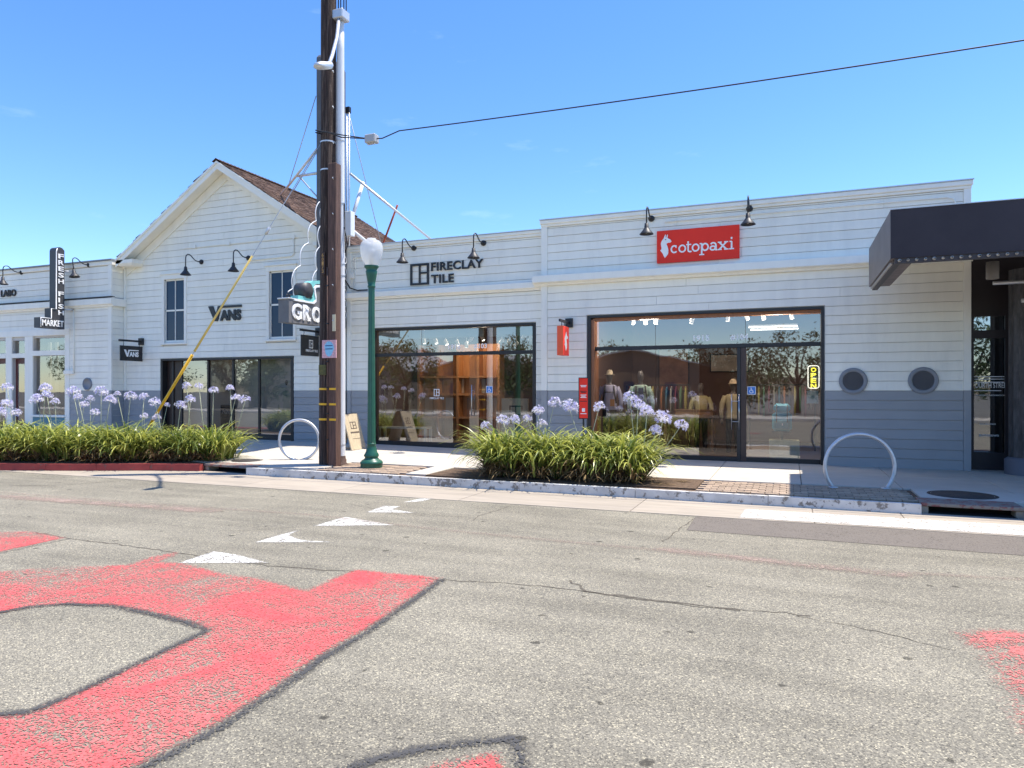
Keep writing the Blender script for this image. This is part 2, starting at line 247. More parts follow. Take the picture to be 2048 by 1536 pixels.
# ------------------------------------------------------------------ mesh helpers
class MB:
    def __init__(s): s.v = []; s.f = []; s.sm = []; s.attr = None
    def add(s, vs, fs, smooth=False):
        o = len(s.v); s.v += [Vector(p) for p in vs]; s.f += [tuple(i+o for i in q) for q in fs]; s.sm += [smooth]*len(fs); return s
    def box(s, x0, x1, y0, y1, z0, z1, c=0.0):
        if c <= 0:
            return s.add([(x, y, z) for z in (z0, z1) for y in (y0, y1) for x in (x0, x1)],
                         [(0, 2, 3, 1), (4, 5, 7, 6), (0, 1, 5, 4), (2, 6, 7, 3), (0, 4, 6, 2), (1, 3, 7, 5)])
        bm = bmesh.new(); r = bmesh.ops.create_cube(bm, size=1.0)
        for v in r['verts']: v.co = Vector(((x0+x1)/2+v.co.x*(x1-x0), (y0+y1)/2+v.co.y*(y1-y0), (z0+z1)/2+v.co.z*(z1-z0)))
        bmesh.ops.bevel(bm, geom=bm.edges[:], offset=c, segments=1, affect='EDGES')
        bm.verts.index_update(); s.add([v.co.copy() for v in bm.verts], [[v.index for v in f.verts] for f in bm.faces]); bm.free(); return s
    def tube(s, pts, r, n=8, caps=True, r1=None):
        pts = [Vector(p) for p in pts]; m = len(pts); vs = []; fs = []
        t0 = (pts[1]-pts[0]).normalized(); a = Vector((0, 0, 1)) if abs(t0.z) < 0.9 else Vector((1, 0, 0)); u = t0.cross(a).normalized()
        for i, p in enumerate(pts):
            t = ((pts[min(i+1, m-1)]-pts[max(i-1, 0)])).normalized(); u = (u - t*u.dot(t)).normalized(); w = t.cross(u)
            rr = r if r1 is None else r+(r1-r)*i/(m-1)
            if isinstance(r, (list, tuple)): rr = r[i]
            vs += [p + (u*math.cos(k*2*math.pi/n)+w*math.sin(k*2*math.pi/n))*rr for k in range(n)]
        for i in range(m-1):
            for k in range(n):
                fs.append((i*n+k, i*n+(k+1) % n, (i+1)*n+(k+1) % n, (i+1)*n+k))
        s.add(vs, fs, True)
        if caps:
            o = len(s.v)-len(vs); s.f += [tuple(o+k for k in range(n))[::-1], tuple(o+(m-1)*n+k for k in range(n))]; s.sm += [False, False]
        return s
    def lathe(s, prof, c=(0, 0, 0), n=16, axis='z', flat=False):
        vs = []; fs = []
        for r, h in prof:
            for k in range(n):
                a = 2*math.pi*k/n; x, y = r*math.cos(a), r*math.sin(a)
                vs.append((c[0]+x, c[1]+y, c[2]+h) if axis == 'z' else ((c[0]+x, c[1]-h, c[2]+y) if axis == 'y' else (c[0]+h, c[1]+x, c[2]+y)))
        for i in range(len(prof)-1):
            for k in range(n): fs.append((i*n+k, i*n+(k+1) % n, (i+1)*n+(k+1) % n, (i+1)*n+k))
        s.add(vs, fs, not flat); return s
    def loft(s, secs, n=14):
        """secs: (z, cx, cy, rx, ry)"""
        vs = []; fs = []
        for z, cx, cy, rx, ry in secs:
            vs += [(cx+rx*math.cos(2*math.pi*k/n), cy+ry*math.sin(2*math.pi*k/n), z) for k in range(n)]
        for i in range(len(secs)-1):
            for k in range(n): fs.append((i*n+k, i*n+(k+1) % n, (i+1)*n+(k+1) % n, (i+1)*n+k))
        fs.append(tuple(range(n))[::-1]); fs.append(tuple((len(secs)-1)*n+k for k in range(n)))
        return s.add(vs, fs, True)
    def prism(s, poly, a, b, f):
        """poly 2D points; f(p, q, h) -> 3D; extruded from h=a to h=b"""
        n = len(poly); vs = [f(p[0], p[1], a) for p in poly]+[f(p[0], p[1], b) for p in poly]
        fs = [tuple(range(n))[::-1], tuple(range(n, 2*n))]+[(i, (i+1) % n, n+(i+1) % n, n+i) for i in range(n)]
        return s.add(vs, fs)
    def xf(s, M, start=0):
        for i in range(start, len(s.v)): s.v[i] = M @ s.v[i]
        return s
    def build(s, name, m, parent=None, tone=None):
        me = bpy.data.meshes.new(name); off = ORG.get(parent.name, Vector()) if parent else Vector()
        me.from_pydata([tuple(p-off) for p in s.v], [], s.f)
        me.polygons.foreach_set('use_smooth', s.sm)
        if tone is not None:
            a = me.attributes.new('tone', 'FLOAT', 'POINT'); a.data.foreach_set('value', np.asarray(tone, dtype=np.float32))
        me.materials.append(m); me.update()
        return link(name, me, parent)
ORG = {}
def link(name, me, parent=None):
    o = bpy.data.objects.new(name, me); COL.objects.link(o)
    if parent:
        o.parent = parent; ORG[o.name] = ORG.get(parent.name, Vector())
    else: ORG[o.name] = Vector()
    return o
def np_mesh(name, V, F, m, parent=None, tone=None, smooth=True):
    """V (n,3) world, F (k,4)"""
    me = bpy.data.meshes.new(name); off = ORG.get(parent.name, Vector()) if parent else Vector()
    V = np.asarray(V, dtype=np.float32)-np.array(off[:], dtype=np.float32); F = np.asarray(F, dtype=np.int32)
    me.vertices.add(len(V)); me.vertices.foreach_set('co', V.ravel())
    k = F.shape[1]; me.loops.add(F.size); me.loops.foreach_set('vertex_index', F.ravel())
    me.polygons.add(len(F)); me.polygons.foreach_set('loop_start', np.arange(0, F.size, k, dtype=np.int32)); me.polygons.foreach_set('loop_total', np.full(len(F), k, dtype=np.int32))
    me.update(calc_edges=True); me.polygons.foreach_set('use_smooth', [smooth]*len(F))
    if tone is not None:
        for an, arr in (tone.items() if isinstance(tone, dict) else (('tone', tone),)):
            a = me.attributes.new(an, 'FLOAT', 'POINT'); a.data.foreach_set('value', np.asarray(arr, dtype=np.float32))
    me.materials.append(m); return link(name, me, parent)
def tag(o, label=None, cat=None, group=None, kind=None):
    if label: o['label'] = label
    if cat: o['category'] = cat
    if group: o['group'] = group
    if kind: o['kind'] = kind
    return o
def thing(name, label, cat, loc=(0, 0, 0), group=None):
    o = bpy.data.objects.new(name, None); COL.objects.link(o); o.location = loc; o.empty_display_size = 0.2
    ORG[o.name] = Vector(loc); return tag(o, label, cat, group)
def copy_tree(o, parent=None):
    c = o.copy(); COL.objects.link(c); ORG[c.name] = ORG.get(o.name, Vector())
    if parent: c.parent = parent
    for ch in list(o.children): copy_tree(ch, c)
    return c
def bx(name, m, parent, *a, c=0.0): return MB().box(*a, c=c).build(name, m, parent)
def struct(o): o['kind'] = 'structure'; return o

def text(name, s, m, parent, org, U, V, w=None, h=None, depth=0.01, bold=0.0, space=1.0, shear=0.0):
    """writing as solid letters: U along, V up, fitted to w x h metres, standing out along U x V"""
    cu = bpy.data.curves.new('t', 'FONT'); cu.body = s; cu.size = 1.0; cu.extrude = 0.5; cu.offset = bold; cu.shear = shear; cu.space_character = space; cu.resolution_u = 3
    ob = bpy.data.objects.new('t', cu); COL.objects.link(ob)
    dg = bpy.context.evaluated_depsgraph_get(); me = bpy.data.meshes.new_from_object(ob.evaluated_get(dg))
    co = np.zeros(len(me.vertices)*3, dtype=np.float32); me.vertices.foreach_get('co', co); co = co.reshape(-1, 3)
    lo, hi = co.min(0), co.max(0); sx = (w/(hi[0]-lo[0])) if w else None; sy = (h/(hi[1]-lo[1])) if h else None
    sx = sx or sy; sy = sy or sx
    U, V = Vector(U), Vector(V); W = U.cross(V); off = ORG.get(parent.name, Vector()) if parent else Vector()
    bpy.data.objects.remove(ob); me.materials.clear(); me.materials.append(m); me.name = name
    A = (co-lo)*np.array([sx, sy, depth]); A[:, 2] = (co[:, 2]+0.5)*depth
    out = np.array((Vector(org)-off)[:])+A[:, :1]*np.array(U[:])+A[:, 1:2]*np.array(V[:])+A[:, 2:]*np.array(W[:])
    me.vertices.foreach_set('co', out.astype(np.float32).ravel()); me.update()
    return link(name, me, parent)
def ribbon(mb, pts, w, f, h, closed=False):
    """flat stroke of width w along 2D points"""
    P = [Vector(p).to_2d() for p in pts]; n = len(P); L = []; Rr = []
    for i in range(n):
        a = P[(i-1) % n] if (closed or i > 0) else P[i]; b = P[(i+1) % n] if (closed or i < n-1) else P[i]
        t = (b-a).normalized(); q = Vector((-t.y, t.x)); L.append(P[i]+q*w/2); Rr.append(P[i]-q*w/2)
    vs = [f(p.x, p.y, h) for p in L]+[f(p.x, p.y, h) for p in Rr]
    k = n if closed else n-1
    mb.add(vs, [(i, n+i, n+(i+1) % n, (i+1) % n) for i in range(k)])
def arc(cx, cy, rx, ry, a0, a1, n=14): return [(cx+rx*math.cos(R(a0+(a1-a0)*i/n)), cy+ry*math.sin(R(a0+(a1-a0)*i/n))) for i in range(n+1)]
ORD = ['first', 'second', 'third', 'fourth', 'fifth', 'sixth', 'seventh', 'eighth', 'ninth', 'tenth', 'eleventh', 'twelfth', 'thirteenth', 'fourteenth', 'fifteenth', 'sixteenth']
EX, EZ = Vector((1, 0, 0)), Vector((0, 0, 1))

# ================================================================== GROUND, ROAD, SIDEWALK
RZ = -0.15
def rise(X): return 0.14*max(0.0, min(1.0, (-X-3.5)/8.0))
def sz(X, Y): return rise(X)*max(0.0, min(1.0, (Y-11.7)/4.7))
g = MB().box(-700, 700, -700, 700, -1.0, -0.19).build('ground', mat('dry_ground', (0.16, 0.145, 0.115), 0.95, var=0.2, vscale=0.2), None); struct(g)
road = MB().add([(-90, -9.5, RZ), (90, -9.5, RZ), (90, 10.02, RZ), (-90, 10.02, RZ)], [(0, 1, 2, 3)]).build('road', asph, None); struct(road)

def seg_dist(P, A, B):
    d = B-A; t = np.clip(((P-A)@d)/max(d@d, 1e-9), 0, 1); return np.linalg.norm(P-(A+t[:, None]*d), axis=1)
def inside(P, Q):
    c = np.zeros(len(P), bool); n = len(Q)
    for i in range(n):
        a, b = Q[i], Q[(i+1) % n]
        if a[1] == b[1]: continue
        k = ((a[1] > P[:, 1]) != (b[1] > P[:, 1])) & (P[:, 0] < (b[0]-a[0])*(P[:, 1]-a[1])/(b[1]-a[1])+a[0]); c ^= k
    return c
def smooth_poly(pts, it=1):
    for _ in range(it):
        q = []
        for i in range(len(pts)):
            a, b = np.array(pts[i]), np.array(pts[(i+1) % len(pts)]); q += [a*.75+b*.25, a*.25+b*.75]
        pts = q
    return pts
def patch(name, m, h, polys=(), holes=(), strokes=(), res=0.03, margin=0.06, parent=road, z=RZ):
    """a thin paint film on the road; polys/holes/strokes hold points on the road plane (metres)"""
    polys = [np.array(p) for p in polys]; holes = [np.array(p) for p in holes]; strokes = [(np.array(p), w) for p, w in strokes]
    allp = np.vstack(polys+[p for p, w in strokes]); lo = allp.min(0)-margin-0.1; hi = allp.max(0)+margin+0.1
    nx, ny = int((hi[0]-lo[0])/res)+2, int((hi[1]-lo[1])/res)+2
    gx, gy = np.meshgrid(lo[0]+np.arange(nx)*res, lo[1]+np.arange(ny)*res); P = np.stack([gx.ravel(), gy.ravel()], 1)
    sd = np.full(len(P), -9.0)
    for Q in polys:
        d = np.min([seg_dist(P, Q[i], Q[(i+1) % len(Q)]) for i in range(len(Q))], axis=0); sd = np.maximum(sd, np.where(inside(P, Q), d, -d))
    for Q in holes:
        d = np.min([seg_dist(P, Q[i], Q[(i+1) % len(Q)]) for i in range(len(Q))], axis=0); sd = np.minimum(sd, np.where(inside(P, Q), -d, d))
    for Q, w in strokes:
        d = np.min([seg_dist(P, Q[i], Q[i+1]) for i in range(len(Q)-1)], axis=0); sd = np.maximum(sd, w/2-d)
    idx = np.arange(nx*ny).reshape(ny, nx); F = np.stack([idx[:-1, :-1], idx[:-1, 1:], idx[1:, 1:], idx[1:, :-1]], -1).reshape(-1, 4)
    F = F[(sd[F] > -margin).any(1)]; use = np.unique(F); rem = np.full(nx*ny, -1); rem[use] = np.arange(len(use))
    V = np.column_stack([P[use], np.full(len(use), z+h)])
    return np_mesh(name, V, rem[F], m, parent, {'inside': sd[use]}, smooth=False)
def gp(pts, z=RZ): return [tuple(gnd(x, y, z)[:2]) for x, y in pts]

# the red mural on the road with its dark outline
outer = [(-260, 1150), (-120, 1147), (0, 1144), (60, 1138), (130, 1134), (200, 1132), (258, 1130), (300, 1115), (352, 1105), (350, 1112), (318, 1124), (375, 1128), (440, 1147), (520, 1158), (600, 1179), (616, 1181), (660, 1160), (712, 1140), (745, 1143), (885, 1156), (868, 1168), (800, 1215), (730, 1261), (640, 1312), (560, 1368), (450, 1440), (372, 1482), (262, 1540), (100, 1640), (-300, 1640)]
hole = [(-300, 1250), (-120, 1240), (0, 1226), (60, 1215), (130, 1209), (220, 1212), (300, 1228), (370, 1245), (415, 1262), (340, 1297), (250, 1340), (150, 1388), (60, 1425), (30, 1431), (0, 1430), (-300, 1400)]
patch('red_paint', redp, 0.004, polys=[gp(outer), gp([(-200, 1078), (0, 1064), (60, 1063), (130, 1076), (70, 1089), (0, 1104), (-200, 1125)]),
      gp([(860, 1532), (900, 1524), (992, 1509), (1010, 1545), (1000, 1660), (700, 1660)])], holes=[gp(hole)], res=0.035)
patch('red_paint', redf, 0.004, polys=[gp([(1916, 1267), (1990, 1260), (2150, 1270), (2250, 1500), (2120, 1560), (2050, 1462), (2020, 1410), (1995, 1350), (1962, 1312), (1940, 1292)])], res=0.035)
patch('dark_outline', darkp, 0.007, strokes=[(gp([(-120, 1240), (0, 1226), (60, 1215), (130, 1209), (220, 1212), (300, 1228), (370, 1245), (415, 1262), (340, 1297), (250, 1340), (150, 1388), (60, 1425), (0, 1430), (-200, 1420)]), 0.08),
      (gp([(885, 1160), (868, 1172), (800, 1220), (734, 1266), (645, 1318), (566, 1375), (456, 1448), (378, 1490), (270, 1548), (120, 1645)]), 0.085),
      (gp([(640, 1560), (760, 1517), (850, 1499), (950, 1487), (1030, 1479), (1052, 1560)]), 0.085),
      (gp([(0, 1107), (70, 1092), (140, 1078)]), 0.03)], res=0.02, margin=0.04)
tris = [[(806, 1005), (838, 998), (870, 996), (845, 1003)], [(733, 1025), (768, 1012), (801, 1013), (783, 1019), (832, 1026)], [(628, 1052), (690, 1034), (714, 1038), (790, 1051)],
        [(510, 1085), (560, 1070), (597, 1061), (578, 1071), (600, 1080), (668, 1085)], [(356, 1127), (428, 1103), (475, 1110), (536, 1126)]]
for t in tris: patch('yield_triangle', whitep, 0.004, polys=[gp(t)], res=0.015, margin=0.03)
patch('white_stop_line', whitep, 0.008, polys=[[(-0.65, 10.04), (9, 10.04), (9, 10.80), (-0.62, 10.80)]], res=0.04, margin=0.05, z=-0.143)
patch('asphalt_patch', tarp, 0.004, polys=[[(-1.2, 8.95), (9, 8.75), (9, 9.99), (-1.22, 9.99)]], res=0.05, margin=0.05)
patch('ghost_line', faintp, 0.006, strokes=[(gp([(0, 985), (200, 1000), (420, 1016), (620, 1030), (900, 1062), (1200, 1090), (1500, 1118), (1750, 1142), (2048, 1160)]), 0.05), (gp([(0, 993), (250, 1010), (420, 1022)]), 0.35),
      (gp([(1330, 1100), (1600, 1130), (1800, 1150)]), 0.22)], res=0.035, margin=0.06)
# cracks, a little raised tar or an open joint, with their own wander, plus one painted shadow line
def crack_and_shadow(pts, w, seed):
    r = np.random.default_rng(seed); Q = gp(pts); out = []
    for i in range(len(Q)-1):
        a, b = np.array(Q[i]), np.array(Q[i+1]); n = max(2, int(np.linalg.norm(b-a)/0.09))
        for k in range(n): out.append(a+(b-a)*k/n+r.normal(0, 0.014, 2))
    out.append(np.array(Q[-1])); V = []; F = []
    for i, p in enumerate(out):
        t = out[min(i+1, len(out)-1)]-out[max(i-1, 0)]; t = t/max(np.linalg.norm(t), 1e-6); q = np.array([-t[1], t[0]])*w*r.uniform(0.25, 1.0)/2
        V += [(*(p+q), RZ+0.0025), (*(p-q), RZ+0.0025)]
        if i: F.append((2*i-2, 2*i-1, 2*i+1, 2*i))
    np_mesh('crack_and_shadow', V, F, mat('crack_and_shadow_fill', (0.115, 0.098, 0.07), 0.95, var=0.5, vscale=30), road)
crack_and_shadow([(70, 1065), (130, 1076), (260, 1092), (400, 1112), (540, 1132), (700, 1143), (880, 1160), (1024, 1167), (1150, 1180), (1290, 1198), (1450, 1217), (1620, 1232)], 0.028, 1)
crack_and_shadow([(1140, 1160), (1170, 1182), (1230, 1192), (1330, 1205), (1480, 1222)], 0.035, 2)
crack_and_shadow([(945, 1040), (960, 1032), (1020, 1012)], 0.02, 3); crack_and_shadow([(700, 1008), (800, 1030), (945, 1034)], 0.012, 4)
crack_and_shadow([(620, 1052), (520, 1060), (440, 1062)], 0.012, 5); crack_and_shadow([(1325, 1085), (1385, 1038)], 0.02, 6)
crack_and_shadow([(410, 1104), (470, 1122), (540, 1128)], 0.02, 7); crack_and_shadow([(1600, 1232), (1780, 1270), (1900, 1300)], 0.014, 8)
crack_and_shadow([(530, 1075), (590, 1085)], 0.02, 9); crack_and_shadow([(0, 972), (130, 970), (250, 961)], 0.03, 10)  # the last strip paints a thin cast shadow on the asphalt

# gutter slabs
PATH = [(40, 11.3), (9, 11.36), (2.98, 11.40), (1.72, 11.42), (-10.45, 11.58), (-11.9, 11.72), (-13.0, 11.40), (-14.06, 10.94), (-16.2, 10.18), (-18.0, 9.75), (-20.5, 9.5), (-45, 9.4)]
def curb_y(X):
    for (a, ya), (b, yb) in zip(PATH, PATH[1:]):
        if b <= X <= a: return ya+(yb-ya)*(X-a)/(b-a)
    return 9.4
gut = MB().box(-90, 90, 9.9, 20, RZ-0.2, RZ-0.012).build('gutter', gutc, None); struct(gut)
gx = [-16.6, -14.2, -11.6, -9.4, -7.35, -4.9, -2.15, 0.3, 1.45, 2.9, 5.5, 8.5, 12, 16]
for a, b in zip(gx, gx[1:]):
    f = lambda X: max(10.0, curb_y(X))
    pts = [(a+.006, 10.0), (b-.006, 10.0), (b-.006, f(b)), (a+.006, f(a))]
    m = MB(); m.prism(pts, RZ-0.01, RZ+0.007, lambda p, q, h: (p, q, h)); m.build('gutter_slab', gutc, gut)

# curb stones
walk = MB().box(-90, 90, 13.0, 16.0, -0.18, -0.13).build('sidewalk', conc, None); struct(walk)
def curb_run(pts, m):
    n = len(pts); nr = []
    for i in range(n):
        a, b = Vector(pts[max(i-1, 0)]), Vector(pts[min(i+1, n-1)]); t = (b-a).normalized(); nr.append(Vector((t.y, -t.x)))
    for i in range(n-1):
        mb = MB(); vs = []
        for k, e in ((i, 0.004), (i+1, -0.004)):
            p = Vector(pts[k]); q = nr[k]; t = (Vector(pts[i+1])-Vector(pts[i])).normalized()*e; p = p+t
            j = random.uniform(-.004, .004)
            for o, z in ((0.02, RZ-.05), (0.0, RZ+.02), (-0.012, -0.022), (-0.035, 0.0+j), (-0.165, 0.004+j), (-0.165, RZ-.05)):
                vs.append((p.x-q.x*o*-1, p.y-q.y*o*-1, z))
        mb.add(vs, [(0, 1, 7, 6), (1, 2, 8, 7), (2, 3, 9, 8), (3, 4, 10, 9), (4, 5, 11, 10), (0, 5, 4, 3, 2, 1), (6, 7, 8, 9, 10, 11)]); mb.build('curb_stone', m, walk)
def div(a, b, n): return [(a[0]+(b[0]-a[0])*i/n, a[1]+(b[1]-a[1])*i/n) for i in range(n+1)]
# path runs right to left, so the street side is on the left hand
curb_run(div((12, 11.34), (2.98, 11.40), 4), curbb)
curb_run(div((1.72, 11.42), (-10.45, 11.58), 6), curbw)
curb_run([(-11.9, 11.72), (-13.0, 11.40), (-14.06, 10.94), (-15.1, 10.56), (-16.2, 10.18), (-18.0, 9.75), (-20.5, 9.5), (-24, 9.45), (-30, 9.4)], curbr)
# storm drains under the curb
for nm, a, b, y0, y1, cm, lab in (('storm_drain', 1.72, 2.98, 11.42, 11.40, curbb, 'wide storm drain opening under worn red curb near right frame edge'), ('storm_drain', -11.9, -10.45, 11.72, 11.58, curbb, 'dark storm drain mouth at right end of the red curb')):
    t = thing(nm, lab, 'drain', ((a+b)/2, y0, RZ), 'curb storm drains'); ang = math.atan2(y1-y0, b-a)
    M = Matrix.Translation(((a), y0, 0)) @ Matrix.Rotation(ang, 4, 'Z'); w = b-a
    MB().box(0.01, w-.01, 0.0, .55, -0.045, 0.006, c=.008).xf(M).build('lintel', cm, t)
    for s in (0.0, w-.12): MB().box(s+.01, s+.11, 0.03, .5, RZ-.05, -0.046, c=.01).xf(M).build('cheek', gutc, t)
    MB().box(.1, w-.1, .30, .5, RZ-.25, -.046).xf(M).build('void_back', voidm, t)
    MB().box(.1, w-.1, -0.02, .3, RZ-.01, RZ-.002 if nm == '' else RZ+.011).xf(M).build('drain_floor', voidm, t)

# sidewalk slabs
def slab(x0, x1, y0, y1, m=conc, g=.005, th=.12, nm='paving_slab', lift=0.0):
    c = [(x0+g, y0+g), (x1-g, y0+g), (x1-g, y1-g), (x0+g, y1-g)]
    vs = [(x, y, sz(x, y)-th) for x, y in c]+[(x, y, sz(x, y)-.006+lift) for x, y in c]+[((x0+x1)/2+(x-(x0+x1)/2)*(1-.012/(x1-x0)), (y0+y1)/2+(y-(y0+y1)/2)*(1-.012/(y1-y0)), sz(x, y)+lift) for x, y in c]
    fs = [(0, 1, 5, 4), (1, 2, 6, 5), (2, 3, 7, 6), (3, 0, 4, 7), (4, 5, 9, 8), (5, 6, 10, 9), (6, 7, 11, 10), (7, 4, 8, 11), (8, 9, 10, 11)]
    return MB().add(vs, fs).build(nm, m, walk)
xs = [-45, -36, -30, -26] + [-24.3+1.53*i for i in range(27)] + [20, 30]
for a, b in zip(xs, xs[1:]):
    for y0, y1 in ((13.0, 14.7), (14.7, 16.9)): slab(a, b, y0, y1)
slab(-10.45, -8.95, 12.05, 13.0); slab(-12.6, -10.45, 12.05, 13.0); slab(-10.45, -8.95, 11.76, 12.05)
slab(1.82, 3.6, 11.98, 13.0); slab(3.6, 5.2, 11.6, 13.0); slab(5.2, 8, 11.6, 13.0); slab(8, 12, 11.6, 13.0)
slab(-6.9, -6.45, 11.8, 13.0)
# clay pavers in the furnishing strip
pv = MB().box(-.1, .1, -.048, .048, -.05, 0.0, c=.005).build('paver', brickm, walk); pm = pv.data; first = True
for x0, x1, y0, y1 in ((-8.93, -6.92, 11.74, 12.98), (-1.42, 1.80, 11.62, 12.98)):
    j = 0; y = y0+.055
    while y < y1-.04:
        x = x0+.1+(0.105 if j % 2 else 0)
        while x < x1-.08:
            if not (abs(x+8.07) < .0):
                if first: o = pv; first = False
                else: o = link('paver', pm, walk)
                o.location = (x, y, sz(x, y)-.004+random.uniform(-.005, .003)); o.rotation_euler = (random.uniform(-.01, .01), random.uniform(-.01, .01), random.uniform(-.012, .012))
            x += .211 if x0 > -3 else .2105
        y += .131; j += 1
bx('paver_bed', soil, walk, -8.95, 1.82, 11.6, 13.0, -.1, -.03)
# planting soil
def soil_bed(nm, poly):
    m = MB(); m.prism(poly, -.16, -.008, lambda p, q, h: (p, q, h)); return m.build(nm, soil, walk)
bedL = [(-11.95, 11.88), (-13.0, 11.58), (-14.06, 11.12), (-16.2, 10.36), (-18, 9.93), (-20.5, 9.68), (-30, 9.58), (-30, 12.99), (-12.6, 12.99), (-12.6, 12.02)]
soil_bed('planting_soil', bedL[::-1]); 
m = MB(); m.box(-6.44, -1.44, 11.76, 12.99, -.15, -.006); m.build('planting_soil', soil, walk)
# manhole covers
for (X, Y, r, lab) in ((2.45, 12.52, .47, 'large round manhole cover in the shaded concrete by the right drain'), (-11.4, 12.5, .34, 'round manhole cover beside the hoop rack and utility pole')):
    t = thing('manhole_cover', lab, 'manhole', (X, Y, sz(X, Y)), 'manhole covers'); z = sz(X, Y)
    MB().lathe([(r, 0.001), (r, .004), (r-.05, .004)], (X, Y, z), 28).build('rim', iron, t)
    MB().lathe([(r-.055, .002), (r-.06, .006), (0.0001, .008)], (X, Y, z), 28).build('cover', iron, t)

# ================================================================== BUILDINGS
YC, YF, YV, YL, YT = 16.40, 16.50, 16.52, 16.08, 16.60
PITCH = 0.2
def boards(parent, x0, x1, z0, z1, Y, holes=(), clip=None, phase=1.6, joints=True, mw=white, mg=grey, split=1.6, sgn=1):
    """clapboards one by one; holes are (x0,x1,z0,z1); clip(z) -> (lo, hi) for a gable"""
    k0 = math.floor((z0-phase)/PITCH+1e-6); k1 = math.ceil((z1-phase)/PITCH-1e-6)
    for k in range(k0, k1):
        a, b = max(z0, phase+k*PITCH), min(z1, phase+(k+1)*PITCH)
        if b-a < .03: continue
        m = mg if (a+b)/2 < split else mw
        segs = [(x0, x1, a, b)]
        for h in holes:
            out = []
            for s in segs:
                if h[1] <= s[0] or h[0] >= s[1] or h[3] <= s[2] or h[2] >= s[3]: out.append(s); continue
                if s[0] < h[0]: out.append((s[0], h[0], s[2], s[3]))
                if h[1] < s[1]: out.append((h[1], s[1], s[2], s[3]))
                l, r = max(s[0], h[0]), min(s[1], h[1])
                if h[2] > s[2]+.02: out.append((l, r, s[2], h[2]))
                if h[3] < s[3]-.02: out.append((l, r, h[3], s[3]))
            segs = out
        fin = []
        for s in segs:
            cur = s[0]
            if joints:
                while s[1]-cur > 5.2:
                    c = cur+random.uniform(2.6, 4.6); fin.append((cur, c-.0025, s[2], s[3])); cur = c+.0025
            fin.append((cur, s[1], s[2], s[3]))
        for l, r, za, zb in fin:
            gap = .009 if zb > b-1e-4 else 0
            zt = zb-gap
            l0, r0, l1, r1 = l, r, l, r
            if clip:
                (c0, c1), (e0, e1) = clip(za), clip(zt); l0, r0, l1, r1 = max(l, c0), min(r, c1), max(l, e0), min(r, e1)
                if r1-l1 < .02 or r0-l0 < .02: continue
            j = random.uniform(-.0015, .0015); yb = Y-.014+j; yt = Y-.005+j; yk = Y+.02
            MB().add([(l0, yb, za), (r0, yb, za), (r1, yt, zt), (l1, yt, zt), (l0, yk, za), (r0, yk, za), (r1, yk, zt), (l1, yk, zt)],
                     [(0, 1, 2, 3), (4, 7, 6, 5), (0, 4, 5, 1), (3, 2, 6, 7), (0, 3, 7, 4), (1, 5, 6, 2)]).build('siding_board', m, parent)
def core(parent, x0, x1, z0, z1, Y, holes, th=.22, m=corew):
    """wall behind the boards, left open at the holes"""
    xs = sorted({x0, x1, *[h[0] for h in holes], *[h[1] for h in holes]}); zs = sorted({z0, z1, *[h[2] for h in holes], *[h[3] for h in holes]}); mb = MB()
    for a, b in zip(xs, xs[1:]):
        for c, d in zip(zs, zs[1:]):
            if any(h[0] <= (a+b)/2 <= h[1] and h[2] <= (c+d)/2 <= h[3] for h in holes): continue
            mb.box(a, b, Y+.022, Y+th, c, d)
    return mb.build('wall', m, parent)
def shell(parent, x0, x1, Y, yb, ztop, zroof, m=corew):
    bx('side_wall', m, parent, x0, x0+.2, Y+.24, yb, -.2, ztop); bx('side_wall', m, parent, x1-.2, x1, Y+.24, yb, -.2, ztop)
    bx('rear_wall', m, parent, x0+.2, x1-.2, yb-.2, yb, -.2, ztop); bx('roof', mat('flat_roof_felt', (.35, .34, .33), .9), parent, x0+.2, x1-.2, Y+.23, yb-.2, zroof-.2, zroof)
def room(parent, x0, x1, y0, y1, z0, z1, mw_=roomw, mf=roomf, mc=roomd):
    bx('interior_wall', mw_, parent, x0, x1, y1, y1+.1, z0, z1); bx('interior_wall', mw_, parent, x0-.1, x0, y0, y1, z0, z1); bx('interior_wall', mw_, parent, x1, x1+.1, y0, y1, z0, z1)
    bx('interior_floor', mf, parent, x0, x1, y0, y1, z0-.1, z0); bx('interior_ceiling', mc, parent, x0, x1, y0, y1, z1, z1+.1)
def pane(parent, x0, x1, z0, z1, Y, nm='window_pane', m=glass): return MB().add([(x0, Y, z0), (x1, Y, z0), (x1, Y, z1), (x0, Y, z1)], [(0, 1, 2, 3)]).build(nm, m, parent)
def cornice(parent, x0, x1, Y, zt, proj, hgt, nm='cornice', ret=True):
    prof = [(0, -hgt), (-proj*.30, -hgt), (-proj*.42, -hgt*.82), (-proj*.86, -hgt*.74), (-proj, -hgt*.70), (-proj, -.012), (-proj*.97, 0), (0, .035)]
    mb = MB(); n = len(prof); vs = [(x0, Y+p, zt+q) for p, q in prof]+[(x1, Y+p, zt+q) for p, q in prof]
    mb.add(vs, [(i, i+1, n+i+1, n+i) for i in range(n-1)]+[tuple(range(n))[::-1], tuple(range(n, 2*n))]); return mb.build(nm, trimw, parent)

